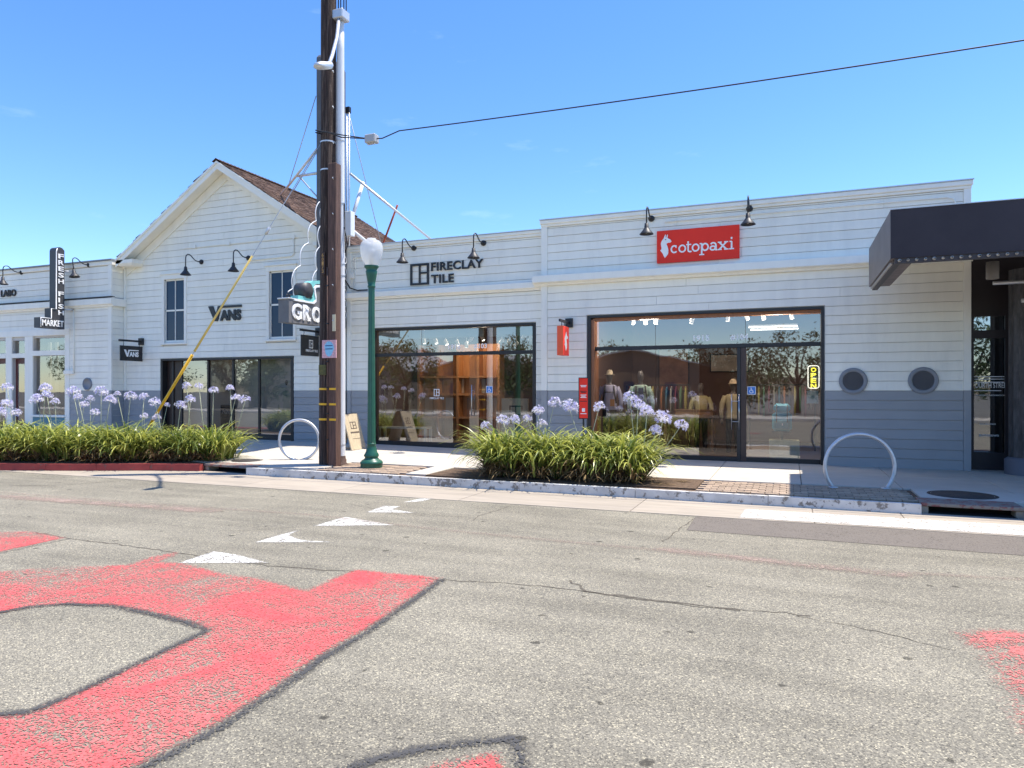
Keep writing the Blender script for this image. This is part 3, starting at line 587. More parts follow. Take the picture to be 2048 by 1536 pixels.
# ---------------------------------------------------------------- right shop: tall parapet, wide dark shopfront, two round vents
cx0, cx1 = wx(1085, YC), 3.36
B = thing('clapboard_shop', 'tall white clapboard shop with grey base, two round vents and wide dark shopfront', 'building', (cx0, YC, 0))
SHOP_C = B
wc0, wc1, wct = wx(1175, YC), wx(1648, YC), 3.405
hole_c = (wc0, wc1, -.1, wct)
vents = [(wx(1706, YC), wz(1706, 762, YC)), (wx(1846, YC), wz(1846, 761, YC))]
vr = .275
core(B, cx0, cx1, -.2, 5.78, YC, [hole_c]); shell(B, cx0, cx1, YC, 28, 5.7, 5.05)
vh = [(x-vr*.74, x+vr*.74, z-vr*.74, z+vr*.74) for x, z in vents]
boards(B, cx0+.13, cx1-.13, -.15, 4.19, YC, [(wc0-.02, wc1+.02, -.2, wct+.02)]+vh)
boards(B, cx0+.13, cx1-.13, 4.4, 5.64, YC, [])
for a, b in ((cx0, cx0+.128), (cx1-.128, cx1)):
    bx('corner_board', trimw, B, a, b, YC-.035, YC+.02, 1.6, 5.64, c=.004); bx('corner_board', grey, B, a, b, YC-.035, YC+.02, -.15, 1.597, c=.004)
bx('corner_board', trimw, B, cx0-.03, cx0-.001, YC-.03, YC+.6, 1.6, 5.64); bx('corner_board', grey, B, cx0-.03, cx0-.001, YC-.03, YC+.6, -.15, 1.597)
cornice(B, cx0-.20, cx1+.02, YC-.015, 4.42, .20, .24)
bx('parapet_trim', trimw, B, cx0-.03, cx1+.01, YC-.045, YC+.02, 5.64, 5.70, c=.01); bx('parapet_trim', trimw, B, cx0-.05, cx1+.03, YC-.075, YC+.3, 5.70, 5.80, c=.012); bx('parapet_flashing', galv, B, cx0-.06, cx1+.04, YC-.09, YC+.32, 5.80, 5.822)
# conduit under the parapet
MB().tube([(wx(1330, YC), YC-.04, 5.50), (cx1-.42, YC-.04, 5.50), (cx1-.30, YC-.04, 5.46), (cx1-.27, YC-.04, 5.36), (cx1-.27, YC-.04, 4.6)], .013, 6).build('conduit', trimw, B)
meshm = mat('woven_vent_mesh', (.16, .16, .17), .5, .4)
for x, z in vents:
    t = MB().lathe([(vr, -.02), (vr, .028), (vr-.012, .036), (vr*.74, .036), (vr*.72, .028), (vr*.72, -.03)], (x, YC-.012, z), 32, 'y').build('vent', mat('vent_flange_grey', (.23, .24, .26), .5), B)
    MB().lathe([(vr*.72, -.05), (.0001, -.05)], (x, YC-.012, z), 32, 'y').build('vent_backing', voidm, t)
    mb = MB(); n = 11
    for i in range(-n, n+1):
        o = i*vr*.72/n; h = math.sqrt(max(0, (vr*.72)**2-o*o))
        if h < .02: continue
        for s in (1, -1):
            P = []
            for q in range(9):
                tt = -h+2*h*q/8; P.append((x+(o*.7071-s*0) + 0, 0, 0))
            a = Vector((x+o*.7071-h*.7071*s*1, YC-.03-.004*s, z+(o*.7071)*s+h*.7071)) if s == 1 else Vector((x+o*.7071-h*.7071, YC-.03, z-o*.7071-h*.7071))
            b = Vector((x+o*.7071+h*.7071*s*1, YC-.03-.004*s, z+(o*.7071)*s-h*.7071)) if s == 1 else Vector((x+o*.7071+h*.7071, YC-.03, z-o*.7071+h*.7071))
            mb.tube([a, b], .006, 4, False)
    mb.build('vent_mesh', meshm, t)
# shopfront
g0 = YC+.16
bx('window_frame', frame, B, wc0, wc1, YC-.02, g0+.06, wct-.06, wct, c=.004)
bx('window_frame', frame, B, wc0, wc0+.085, YC-.02, g0+.06, -.1, wct-.061, c=.004)
bx('window_frame', frame, B, wc1-.06, wc1, YC-.02, g0+.06, -.1, wct-.061, c=.004)
bx('wood_jamb', woodj, B, wc0+.086, wc0+.16, YC+.02, g0+.30, .0, wct-.1); bx('wood_head', woodj, B, wc0+.16, wc1-.061, YC+.06, g0+.05, wct-.13, wct-.0615)
TZ = 2.61
bx('transom_bar', frame, B, wc0+.086, wc1-.061, g0-.05, g0+.05, TZ-.045, TZ+.045, c=.004)
bx('kick_plate', frame, B, wc0+.161, wc1-.061, g0-.03, g0+.05, -.08, .10, c=.004)
xA, xB, xC, xD = wx(1311, g0), wx(1398, g0), wx(1476, g0), wx(1491, g0)
gl0, gl1 = wc0+.162, wc1-.062
for a, b in ((gl0, xA-.004), (xA+.004, xD-.004), (xD+.004, gl1)): pane(B, a, b, TZ+.046, wct-.131, g0, 'transom_pane')
for a, b in ((gl0, xA-.004), (xD+.02, gl1)): pane(B, a, b, .101, TZ-.046, g0)
pane(B, xA+.004, xB, .101, TZ-.046, g0)
dz = MB().add([(xB+.01, g0+.02, .101), (xC, g0+.02, .101), (xC, g0+.02, TZ-.05), (xB+.01, g0+.02, TZ-.05)], [(0, 1, 2, 3)]).build('glass_door', glass_mat('door_glass', (.62, .55, .5), .0), B)
bx('door_post', frame, B, xC-.02, xC+.06, g0-.06, g0+.06, .0, TZ-.046, c=.004); bx('door_post', mat('brown_door_edge', (.06, .035, .028), .4), B, xC+.0615, xD+.018, g0-.05, g0+.05, .0, TZ-.046, c=.004)
dh = MB()
for o in (-.13, .03): dh.tube([(xC+o, g0-.11, .72), (xC+o, g0-.11, 1.52)], .012, 8)
dh.tube([(xC-.13, g0-.11, .90), (xC+.03, g0-.11, .90)], .009, 6); dh.tube([(xC-.13, g0-.11, 1.36), (xC+.03, g0-.11, 1.36)], .009, 6)
for zz in (.9, 1.36): dh.tube([(xC, g0-.11, zz), (xC, g0+.0, zz)], .009, 6)
dh.build('handle', steel, dz)
room(B, wc0-.25, wc1+.35, g0+.10, g0+6.2, .03, 3.9, mat('shop_wall_terracotta', (.20, .12, .10), .85), roomf, mat('grey_ceiling', (.045, .045, .05), .9))
for s, px, py, h in (('1915', 1387, 683, .14), ('#104', 1461, 681, .14)):
    text('window_lettering', s, lett, B, wall(px, py, g0)+Vector((0, -.006, 0)), EX, EZ, None, h, .004, .03, 1.1)

# ---------------------------------------------------------------- middle shop
fx0, fx1 = -11.50, cx0-.03
B = thing('clapboard_shop', 'low white clapboard shop with grey base between the gabled shop and the tall shop', 'building', (fx0, YF, 0)); SHOP_F = B
wf0, wf1, wft = wx(740, YF), wx(1071, YF), 3.30
core(B, fx0, fx1, -.2, 5.58, YF, [(wf0, wf1, -.1, wft)]); shell(B, fx0, fx1, YF, 27, 5.5, 4.95)
boards(B, fx0+.12, fx1-.001, -.15, 4.10, YF, [(wf0-.02, wf1+.02, -.2, wft+.02)]); boards(B, fx0+.12, fx1-.001, 4.28, 5.45, YF)
bx('corner_board', trimw, B, fx0, fx0+.118, YF-.035, YF+.02, 1.6, 5.45); bx('corner_board', grey, B, fx0, fx0+.118, YF-.035, YF+.02, -.15, 1.597)
cornice(B, fx0, fx1-.002, YF-.016, 4.30, .12, .20)
bx('parapet_trim', trimw, B, fx0, fx1-.002, YF-.045, YF+.02, 5.45, 5.52, c=.01); bx('parapet_trim', trimw, B, fx0, fx1-.002, YF-.07, YF+.3, 5.52, 5.60, c=.012); bx('parapet_flashing', galv, B, fx0, fx1-.002, YF-.085, YF+.32, 5.60, 5.62)
# conduits and a meter box near the left corner
for o in (.20, .27): MB().tube([(fx0+o+.25, YF-.035, 5.30), (fx0+o+.03, YF-.035, 5.30), (fx0+o, YF-.035, 5.26), (fx0+o, YF-.035, 4.36), (fx0+o+.5, YF-.035, 4.345)], .014, 6).build('conduit', trimw, B)
bx('meter_box', trimw, B, fx0+.12, fx0+.24, YF-.08, YF-.012, 4.72, 4.86, c=.006)
g1 = YF+.14; zb = .14
bx('window_frame', frame, B, wf0, wf1, YF-.02, g1+.06, wft-.055, wft, c=.004); bx('window_frame', frame, B, wf0, wf0+.10, YF-.02, g1+.06, -.1, wft-.056, c=.004); bx('window_frame', frame, B, wf1-.075, wf1, YF-.02, g1+.06, -.1, wft-.056, c=.004)
TF = 2.575
bx('transom_bar', frame, B, wf0+.101, wf1-.076, g1-.05, g1+.05, TF-.045, TF+.045, c=.004); bx('kick_plate', frame, B, wf0+.101, wf1-.076, g1-.04, g1+.05, -.08, .22, c=.004)
fA, fB, fC, fD = wx(843, g1), wx(906, g1), wx(938, g1), wx(970, g1)
for a, b in ((wf0+.102, fA-.004), (fA+.004, fD-.004), (fD+.004, wf1-.077)): pane(B, a, b, TF+.046, wft-.057, g1, 'transom_pane')
for a, b in ((wf0+.102, fA-.004), (fA+.004, fB), (fD+.004, wf1-.077)): pane(B, a, b, .221, TF-.046, g1)
fdoor = pane(B, fC, fD-.004, .221, TF-.046, g1+.03, 'glass_door')
hh = MB(); hh.tube([(fC+.1, g1-.05, .95), (fC+.1, g1-.05, 1.75)], .013, 8); hh.tube([(fC+.1, g1-.05, 1.1), (fC+.1, g1+.03, 1.1)], .009, 6); hh.tube([(fC+.1, g1-.05, 1.6), (fC+.1, g1+.03, 1.6)], .009, 6); hh.build('handle', steel, fdoor)
room(B, wf0-.2, wf1+.25, g1+.10, g1+5.2, .12, 3.75, mat('shop_wall_brown', (.13, .085, .06), .85), mat('shop_floor_brown', (.14, .10, .075), .5), mat('cream_ceiling', (.30, .28, .25), .9))
for i, (a, b) in enumerate(((wf0+.16, fA-.05), (fA+.05, fD-.06), (fD+.08, wf1-.12))): bx('roller_blind', mat('cream_blind', (.52, .50, .40), .8), B, a, b, g1+.03, g1+.09, wft-.30, wft-.06, c=.02)
for s, px, py, h in (('1915', 897, 699, .14), ('#103', 948, 698, .14)): text('window_lettering', s, lett, B, wall(px, py, g1)+Vector((0, -.006, 0)), EX, EZ, None, h, .004, .03, 1.1)

# ---------------------------------------------------------------- gabled shop
vx0, vx1 = -20.14, -11.56
B = thing('gabled_shop', 'white gabled clapboard shop with cedar shingle roof and two tall upstairs windows', 'building', (vx0, YV, 0)); SHOP_V = B
AX, AZ, EXL, EXR, EZZ, YR0, YR1 = -15.82, 8.42, -20.0, -11.64, 5.77, 16.08, 23.1
sl = (AZ-EZZ)/(AX-EXL)
def gab(z): h = max(0.0, (AZ-.20-z)/sl); return (AX-h, AX+h)
wv0, wv1, wvt = wx(322, YV), wx(587, YV), 2.595
ups = [(wx(329, YV), wx(369, YV)), (wx(539, YV), wx(587, YV))]; uz0, uz1 = 3.12, 5.10
hv = [(wv0-.02, wv1+.02, -.2, wvt+.02)]+[(a-.10, b+.10, uz0-.12, uz1+.16) for a, b in ups]
boards(B, vx0+.10, vx1-.10, -.15, 8.2, YV, hv, clip=gab)
mb = MB(); mb.prism([(vx0, -.2), (vx1, -.2), (vx1, EZZ-.12), (AX, AZ-.22), (vx0, EZZ-.12)], YV+.60, YV+.62, lambda p, q, h: (p, h, q)); mb.build('wall_backing', corew, B)
core(B, vx0, vx1, -.2, 5.6, YV, [(wv0, wv1, -.1, wvt)]+[(a, b, uz0, uz1) for a, b in ups], th=.2)
mb = MB(); mb.prism([(vx0+.1, 5.6), (vx1-.1, 5.6), (AX, AZ-.25)], YV+.022, YV+.2, lambda p, q, h: (p, h, q)); mb.build('gable_wall', corew, B)
for a in (vx0, vx1-.098):
    bx('corner_board', trimw, B, a, a+.098, YV-.035, YV+.02, 1.6, 5.6); bx('corner_board', grey, B, a, a+.098, YV-.035, YV+.02, -.15, 1.597)
bx('side_wall', corew, B, vx0, vx0+.2, YV+.2, YR1-.2, -.2, EZZ-.15); bx('side_wall', corew, B, vx1-.2, vx1, YV+.2, YR1-.2, -.2, EZZ-.15); bx('rear_wall', corew, B, vx0, vx1, YR1-.2, YR1-.02, -.2, EZZ)
rf = MB()
for e in (EXL, EXR):
    rf.prism([(AX, AZ), (e, EZZ), (e, EZZ-.10), (AX, AZ-.12)] if e < AX else [(AX, AZ), (AX, AZ-.12), (e, EZZ-.10), (e, EZZ)], YR0+.03, YR1, lambda p, q, h: (p, h, q))
rf = rf.build('roof', mat('roof_deck', (.10, .07, .055), .9), B)
# rake boards, soffits and boxed eave returns
def raked(nm, y0, y1, t0, t1, m, a, b=1.0):
    for e in (EXL, EXR):
        p0 = Vector((AX, AZ)); p1 = Vector((e, EZZ)); q = [(p0.x, p0.y-t0), (p1.x, p1.y-t0), (p1.x, p1.y-t1), (p0.x, p0.y-t1)]
        MB().prism(q if e < AX else q[::-1], y0, y1, lambda p, q_, h: (p, h, q_)).build(nm, m, B)
raked('rake_board', YR0, YR0+.03, .015, .235, trimw, 0); raked('rake_moulding', YR0-.03, YR0-.001, .0, .07, trimw, 0)
raked('rake_soffit', YR0+.031, YV-.0, .125, .150, trimw, 0); raked('frieze_board', YV-.045, YV-.016, .16, .46, trimw, 0)
for s, e in ((1, EXL), (-1, EXR)):
    mb = MB(); w = .72*s
    mb.add([(e, YR0, EZZ-.13), (e+w, YR0, EZZ-.13), (e+w, YV, EZZ-.13), (e, YV, EZZ-.13), (e, YR0, EZZ-.02), (e+w, YR0, EZZ-.02), (e+w, YV, EZZ+.02), (e, YV, EZZ+.02),
            (e+.06*s, YR0+.05, EZZ-.2), (e+w-.06*s, YR0+.05, EZZ-.2), (e+w-.06*s, YV, EZZ-.2), (e+.06*s, YV, EZZ-.2)],
           [(0, 1, 5, 4), (1, 2, 6, 5), (4, 5, 6, 7), (0, 4, 7, 3), (0, 8, 9, 1), (1, 9, 10, 2), (3, 11, 8, 0), (8, 11, 10, 9)]); mb.build('eave_return', trimw, B)
# cedar shingles
V = []; F = []; T = []; sll = math.hypot(AX-EXL, AZ-EZZ); rows = 35
for e in (EXL, EXR):
    dx = (e-AX)/sll; dzz = (EZZ-AZ)/sll; nrm = Vector((-dzz*(1 if e > AX else -1), 0, abs(dx))).normalized()
    for r in range(rows):
        s0 = sll*(r+1)/rows+.03; s1 = sll*r/rows-.05; y = YR0-.05+random.uniform(0, .1)
        while y < YR1+.02:
            w = random.uniform(.10, .2); y1 = min(y+w, YR1+.05); a0 = s0+random.uniform(-.02, .02); lift = .028+random.uniform(0, .008); o = len(V)
            for yy in (y, y1-.006):
                for s_, h_ in ((a0, lift-.018), (a0, lift), (max(s1, 0), .008)): p = Vector((AX+dx*s_, yy, AZ+dzz*s_))+nrm*h_; V.append(p[:])
            F += [(o+1, o+2, o+5, o+4), (o, o+1, o+4, o+3)]; tn = random.random()**1.4; T += [tn]*6; y = y1
sh = np_mesh('shingles', V, F, shing, rf, T, smooth=False); sh['kind'] = 'stuff'
mb = MB(); y = YR0-.05; tn = []
while y < YR1:
    for s in (1, -1):
        p = [(AX, y, AZ+.075), (AX, y+.3, AZ+.045), (AX+s*.15, y+.3, AZ+.045-.15*sl), (AX+s*.15, y, AZ+.075-.15*sl)]; mb.add(p, [(0, 1, 2, 3) if s < 0 else (3, 2, 1, 0)]); tn += [random.random()*.7]*4
    y += .15
o = mb.build('ridge_caps', shing, rf, tn); o['kind'] = 'stuff'
# upstairs sash windows
for i, (a, b) in enumerate(ups):
    t = bx('sash_window', trimw, B, a, b, YV+.03, YV+.07, uz0, uz0+.06)
    zm = 4.12
    for x0, x1, z0, z1, y0, y1, nm in ((a-.10, a, uz0-.02, uz1, YV-.03, YV+.10, 'casing'), (b, b+.10, uz0-.02, uz1, YV-.03, YV+.10, 'casing'), (a-.12, b+.12, uz1, uz1+.15, YV-.035, YV+.10, 'head_casing'), (a-.16, b+.16, uz1+.151, uz1+.19, YV-.075, YV+.05, 'drip_cap'), (a-.13, b+.13, uz0-.08, uz0-.02, YV-.07, YV+.10, 'sill')):
        MB().box(x0, x1, y0, y1, z0, z1, c=.005).build(nm, trimw, t)
    for x0, x1, z0, z1 in ((a, b, zm-.025, zm+.025), (a, a+.035, uz0+.06, uz1), (b-.035, b, uz0+.06, uz1), ((a+b)/2-.012, (a+b)/2+.012, uz0+.06, uz1), (a, b, uz1-.045, uz1)): MB().box(x0, x1, YV+.031, YV+.069, z0, z1).build('sash_bar', trimw, t)
    for x0, x1, z0, z1 in ((a+.035, (a+b)/2-.012, uz0+.06, zm-.025), ((a+b)/2+.012, b-.035, uz0+.06, zm-.025), (a+.035, (a+b)/2-.012, zm+.025, uz1-.045), ((a+b)/2+.012, b-.035, zm+.025, uz1-.045)): MB().box(x0, x1, YV+.05, YV+.06, z0, z1).build('window_pane', winblue, t)
bx('conduit', trimw, B, -17.6, -13.2, YV-.035, YV-.016, 6.02, 6.05); MB().tube([(-13.35, YV-.03, 6.03), (-13.35, YV-.03, 5.55), (-13.42, YV-.03, 5.5), (-15.0, YV-.03, 5.47)], .02, 6).build('conduit', trimw, B)
for x in (-17.1, -15.75, -13.35): bx('junction_box', trimw, B, x-.05, x+.05, YV-.06, YV-.036, 5.99, 6.09)
# shopfront
g2 = YV+.14
bx('window_frame', frame, B, wv0, wv1, YV-.02, g2+.05, wvt-.06, wvt, c=.004); bx('window_frame', frame, B, wv0, wv0+.08, YV-.02, g2+.05, -.1, wvt-.061, c=.004); bx('window_frame', frame, B, wv1-.09, wv1, YV-.02, g2+.05, -.1, wvt-.061, c=.004)
bx('kick_plate', frame, B, wv0+.081, wv1-.091, g2-.04, g2+.05, -.08, .30, c=.004)
vX = [wv0+.081, wx(347, g2), wx(364, g2), wx(417, g2), wx(467, g2), wx(519, g2), wv1-.091]
for x in vX[1:-1]: bx('mullion', frame, B, x-.03, x+.03, g2-.03, g2+.04, .301, wvt-.061)
for i, (a, b) in enumerate(zip(vX, vX[1:])):
    if i in (0, 1): bx('dark_panel', mat('dark_brown_panel', (.03, .016, .012), .4), B, a+.031, b-.031, g2+.0, g2+.02, .301, wvt-.062)
    elif i == 3: MB().add([(a+.031, g2+.03, .301), (b-.031, g2+.03, .301), (b-.031, g2+.03, wvt-.062), (a+.031, g2+.03, wvt-.062)], [(0, 1, 2, 3)]).build('glass_door', MATS['door_glass'], B)
    else: pane(B, a+.031, b-.031, .301, wvt-.062, g2)
room(B, wv0-.15, wv1+.2, g2+.08, g2+4.4, .14, 2.95, mat('shop_wall_dark_red', (.075, .03, .022), .85), mat('shop_floor_dark', (.09, .07, .055), .5), roomd)

# ---------------------------------------------------------------- left shop (set forward)
lx0, lx1 = -36.0, -20.16
B = thing('corner_shop', 'white clapboard shop with teal base panel and black blade sign at left frame edge', 'building', (lx1, YL, 0)); SHOP_L = B
zL = .10
lw = [(wx(67, YL), wx(131, YL), wz(100, 830, YL), wz(100, 675, YL))]
lw2 = [(wx(-14, YL), wx(13, YL), wz(0, 707, YL), wz(0, 681, YL)), (wx(25, YL), wx(51, YL), wz(38, 707, YL), wz(38, 681, YL)), (wx(-14, YL), wx(13, YL), -.1, wz(0, 716, YL)), (wx(25, YL), wx(51, YL), -.1, wz(38, 716, YL)), (wx(-100, YL), wx(-30, YL), .3, 3.2)]
core(B, lx0, lx1, -.2, 5.75, YL, lw+lw2); shell(B, lx0, lx1, YL, 26, 5.7, 5.0, corew)
zone = (lx0, wx(140, YL), -.2, wz(60, 660, YL))
boards(B, lx0, lx1-.13, -.15, 4.30, YL, [zone]+lw, split=1.55); boards(B, lx0, lx1-.11, 4.55, 5.62, YL)
for z0, z1, m in ((1.6, 5.62, trimw), (-.15, 1.597, grey)): bx('corner_board', m, B, lx1-.13, lx1+.02, YL-.035, YL+.02, z0, z1, c=.004)
# its side return towards the gabled shop, boarded too
for k in range(-9, 21):
    a = 1.6+k*PITCH; b = a+PITCH-.009
    if a > 5.6 or (4.25 < a < 4.55): continue
    MB().add([(lx1+.014, YL+.021, a), (lx1+.014, YV-.02, a), (lx1+.005, YV-.02, b), (lx1+.005, YL+.021, b), (lx1-.02, YL+.021, a), (lx1-.02, YV-.02, a), (lx1-.02, YV-.02, b), (lx1-.02, YL+.021, b)],
             [(0, 1, 2, 3), (0, 4, 5, 1), (3, 2, 6, 7), (0, 3, 7, 4), (1, 5, 6, 2)]).build('siding_board', white if a > 1.55 else grey, B)
bx('side_return', corew, B, lx1-.2, lx1-.021, YL+.02, YL+.5, -.2, 5.62)
cornice(B, lx0, lx1+.14, YL-.016, 4.55, .12, .26); cornice_r = MB().box(lx1+.0, lx1+.13, YL-.015, YV-.02, 4.31, 4.55, c=.01).build('cornice', trimw, B)
bx('cornice_flashing', mat('dark_flashing', (.08, .08, .085), .6), B, lx0, lx1+.15, YL-.16, YL-.01, 4.586, 4.60); bx('parapet_trim', trimw, B, lx0, lx1+.04, YL-.05, YL+.3, 5.62, 5.76, c=.012); bx('parapet_trim', trimw, B, lx1+.04, lx1+.07, YL-.05, YV-.03, 5.62, 5.76); bx('parapet_flashing', mat('grey_flashing', (.25, .27, .30), .5), B, lx0, lx1+.09, YL-.10, YL+.32, 5.761, 5.80)
# timber shopfront panels
for z0, z1 in ((zone[3]-.22, zone[3]),): bx('head_board', trimw, B, lx0, zone[1], YL-.04, YL+.02, z0, z1, c=.006)
posts = [(wx(131, YL), zone[1]), (wx(51, YL), wx(67, YL)), (wx(13, YL), wx(25, YL)), (wx(-30, YL), wx(-14, YL))]
for a, b in posts: bx('post', trimw, B, a, b, YL-.03, YL+.02, -.15, zone[3]-.221, c=.005)
bx('rail', trimw, B, wx(67, YL)+.001, wx(131, YL)-.001, YL-.035, YL+.05, wz(100, 711, YL), wz(100, 701, YL)); bx('rail', trimw, B, lx0, wx(13, YL)-.001, YL-.035, YL+.05, wz(38, 716, YL), wz(38, 707, YL)); bx('rail', trimw, B, wx(25, YL)+.001, wx(51, YL)-.001, YL-.035, YL+.05, wz(38, 716, YL), wz(38, 707, YL))
bx('sill', trimw, B, wx(64, YL), wx(133, YL), YL-.09, YL+.03, lw[0][2]-.07, lw[0][2]-.001, c=.006)
bx('base_panel', mat('teal_base_panel', (.06, .22, .30), .5), B, wx(67, YL)+.001, wx(131, YL)-.001, YL-.025, YL+.02, -.15, lw[0][2]-.072)
for a, b, c, d in lw+lw2[:2]: pane(B, a, b, c, d, YL+.10)
for a, b, c, d in lw2[2:4]:
    dr = bx('door', mat('dark_red_door', (.10, .02, .018), .4), B, a+.02, b-.02, YL+.10, YL+.14, -.05, d-.02); pane(dr, a+.14, b-.14, .5, d-.2, YL+.095)
room(B, lx0+.3, lx1-.4, YL+.3, YL+4.6, .12, 3.6, mat('shop_wall_olive', (.11, .105, .075), .85), roomf, roomd)
for px in (98, 112): bx('inner_door_frame', mat('cream_joinery', (.5, .5, .40), .7), B, wx(px, YL+.8)-.06, wx(px, YL+.8)+.06, YL+.8, YL+.86, .12, 3.3)
t = MB().lathe([(.205, -.02), (.205, .03), (.175, .04), (.165, .03), (.165, .006), (.0001, .006)], (wx(176, YL), YL-.012, wz(176, 768, YL)), 28, 'y').build('vent', MATS['vent_flange_grey'], B)
MB().tube([(wx(150, YL), YL-.04, 4.25), (wx(150, YL), YL-.04, 2.25)], .018, 6).build('conduit', trimw, B); bx('conduit_box', trimw, B, wx(132, YL), wx(150, YL), YL-.09, YL-.03, 2.14, 2.26)

# ---------------------------------------------------------------- theatre with its canopy at the right
B = thing('theatre_building', 'dark plum theatre front with deep charcoal canopy at right frame edge', 'building', (3.4, YT, 0))
tx0, tx1 = 3.385, 16
gA, gB = wx(1946, YT)+.02, wx(2011, YT)
tz = [wz(1978, 905, YT), wz(1978, 676, YT), wz(1978, 660, YT), wz(1978, 632, YT)]
core(B, tx0, tx1, -.2, 4.95, YT, [(gA, gB, tz[0], tz[1]), (gA, gB, tz[2], tz[3])], m=theat); shell(B, tx0, tx1, YT, 30, 4.9, 4.8, theat)
pane(B, gA, gB, tz[0], tz[1], YT+.06); pane(B, gA, gB, tz[2], tz[3], YT+.06, m=glass_mat('mirror_glass', (.5, .5, .5), .35)); room(B, gA-.3, gB+1.5, YT+.25, YT+3, .05, 3.5, theat, theat, theat)
wl = Vector((0, -.006, 0))
for s, px, py, w in (('FOURTH STREET', 1942, 776, .62), ('FOR LEASING INFORMATION', 1945, 792, .52), ('AVAILABLE SPACE', 1955, 849, .28), ('jamestown', 1954, 874, .34)):
    text('window_lettering', s, lett, B, wall(px, py, YT+.05)+wl+Vector((.03, 0, 0)), EX, EZ, w, None if s != 'FOURTH STREET' else .11, .003, .008)
for zz in (wz(1978, 754, YT), wz(1978, 759, YT), wz(1978, 765, YT), wz(1978, 782, YT)): bx('window_stripe', lett, B, gA+.01, gB-.01 if zz > 1.65 else gB-.06, YT+.044, YT+.05, zz, zz+.014)
col = MB(); cxx = wx(2062, YT-.6); n = 26; prof = []
vs = []; fs = []
for i, z in enumerate((.32, 1.5, 2.6, 3.9)):
    for k in range(n):
        r = (.34+.02*(k % 2)); a = 2*math.pi*k/n; vs.append((cxx+r*math.cos(a), YT-.6+r*math.sin(a), z))
for i in range(3):
    for k in range(n): fs.append((i*n+k, i*n+(k+1) % n, (i+1)*n+(k+1) % n, (i+1)*n+k))
col.add(vs, fs); column = col.build('column', mat('mottled_column', (.05, .045, .045), .6, var=.6, vscale=14, vstretch=(1, 1, .3), dirt=(.16, .15, .13), dirt_amt=.6), B); MB().lathe([(.42, -.1), (.42, .28), (.36, .33)], (cxx, YT-.6, 0), n).build('column_base', mat('grey_plinth', (.12, .12, .14), .6), column)
# canopy: fascias hang below a thin roof, bulbs along the lower edge
KX, KY, KT, KB = 1.43, 12.1, 4.364, 3.62
can = bx('canopy', canopy, B, KX, 13, KY, KY+.02, KB, KT)
cy1 = 15.27
for nm, m, a in (('canopy_side', canopy2, (KX, KX+.02, KY+.021, cy1, KB, KT)), ('canopy_inner_fascia', canopy2, (KX+.37, 13, KY+.36, KY+.38, KB+.02, KT-.1)), ('canopy_inner_side', canopy2, (KX+.36, KX+.38, KY+.381, cy1, KB+.02, KT-.1)),
                 ('canopy_end', canopy2, (KX+.021, KX+.359, cy1-.02, cy1, KB, KT)), ('canopy_roof_and_shade', canopy2, (KX+.021, 13, KY+.021, cy1-.021, KT-.09, KT-.01)), ('canopy_roof_and_shade', canopy2, (KX+.22, 3.4, cy1-.0205, YC-.06, KT-.09, KT-.01)), ('canopy_roof_and_shade', canopy2, (3.4005, 13, cy1-.0205, YT-.02, KT-.09, KT-.01)),  # the two rear roof plates are unseen, added to shade the sidewalk
                 ('canopy_soffit', mat('canopy_soffit', (.20, .17, .165), .7, var=.2, vscale=6), (KX+.021, 13, KY+.021, KY+.359, KB-.0, KB+.012)), ('canopy_soffit', MATS['canopy_soffit'], (KX+.021, KX+.359, KY+.36, cy1-.03, KB, KB+.012)), ('canopy_edge_flashing', galv, (KX-.01, 13, KY-.012, KY+.03, KT, KT+.012)), ('bulb_rail', mat('bulb_rail', (.06, .055, .06), .6), (KX+.06, 13, KY+.03, KY+.12, KB-.075, KB-.001)), ('bulb_rail', MATS['bulb_rail'], (KX+.05, KX+.14, KY+.13, cy1-.05, KB-.075, KB-.001))): bx(nm, m, can, *a)
bm_ = MB().lathe([(.0001, -.036), (.02, -.03), (.033, -.012), (.034, .004), (.022, .03), (.014, .045)], (3.4, YT, 0), 10).build('bulb', bulbm, can); bmesh_d = bm_.data
k = 0
for i in range(64):
    o = bm_ if k == 0 else link('bulb', bmesh_d, can); k += 1
    o.location = Vector((KX+.12+i*.115, KY-.005, KB-.038))-Vector((3.4, YT, 0)); o.rotation_euler = (R(90)+random.uniform(-.15, .15), 0, random.uniform(-.2, .2)); o.scale = [random.uniform(.6, .8)]*3
for i in range(22):
    o = link('bulb', bmesh_d, can); o.location = Vector((KX+.04, KY+.25+i*.13, KB-.045))-Vector((3.4, YT, 0)); o.rotation_euler = (0, R(-90), 0); o.scale = [.7]*3
MB().lathe([(.10, -.30), (.10, 0.0), (.0001, 0.0)], (wx(1985, 14.6), 14.6, wz(1985, 524, 14.6)), 16).build('canopy_downlight', mat('pale_fixture', (.26, .25, .24), .5), can)
mb = MB(); z_ = 3.62; mb.tube([(3.55, 15.6, z_), (4.2, 15.6, z_)], .035, 8); mb.tube([(4.2, 15.6, z_-.35), (4.2, 15.6, z_+.2)], .05, 8); mb.tube([(4.0, 15.6, z_-.35), (4.6, 15.6, z_-.35)], .04, 8); mb.tube([(4.1, 15.6, z_+.1), (5.2, 15.6, z_+.1)], .035, 8); mb.build('canopy_pipework', galv, can)

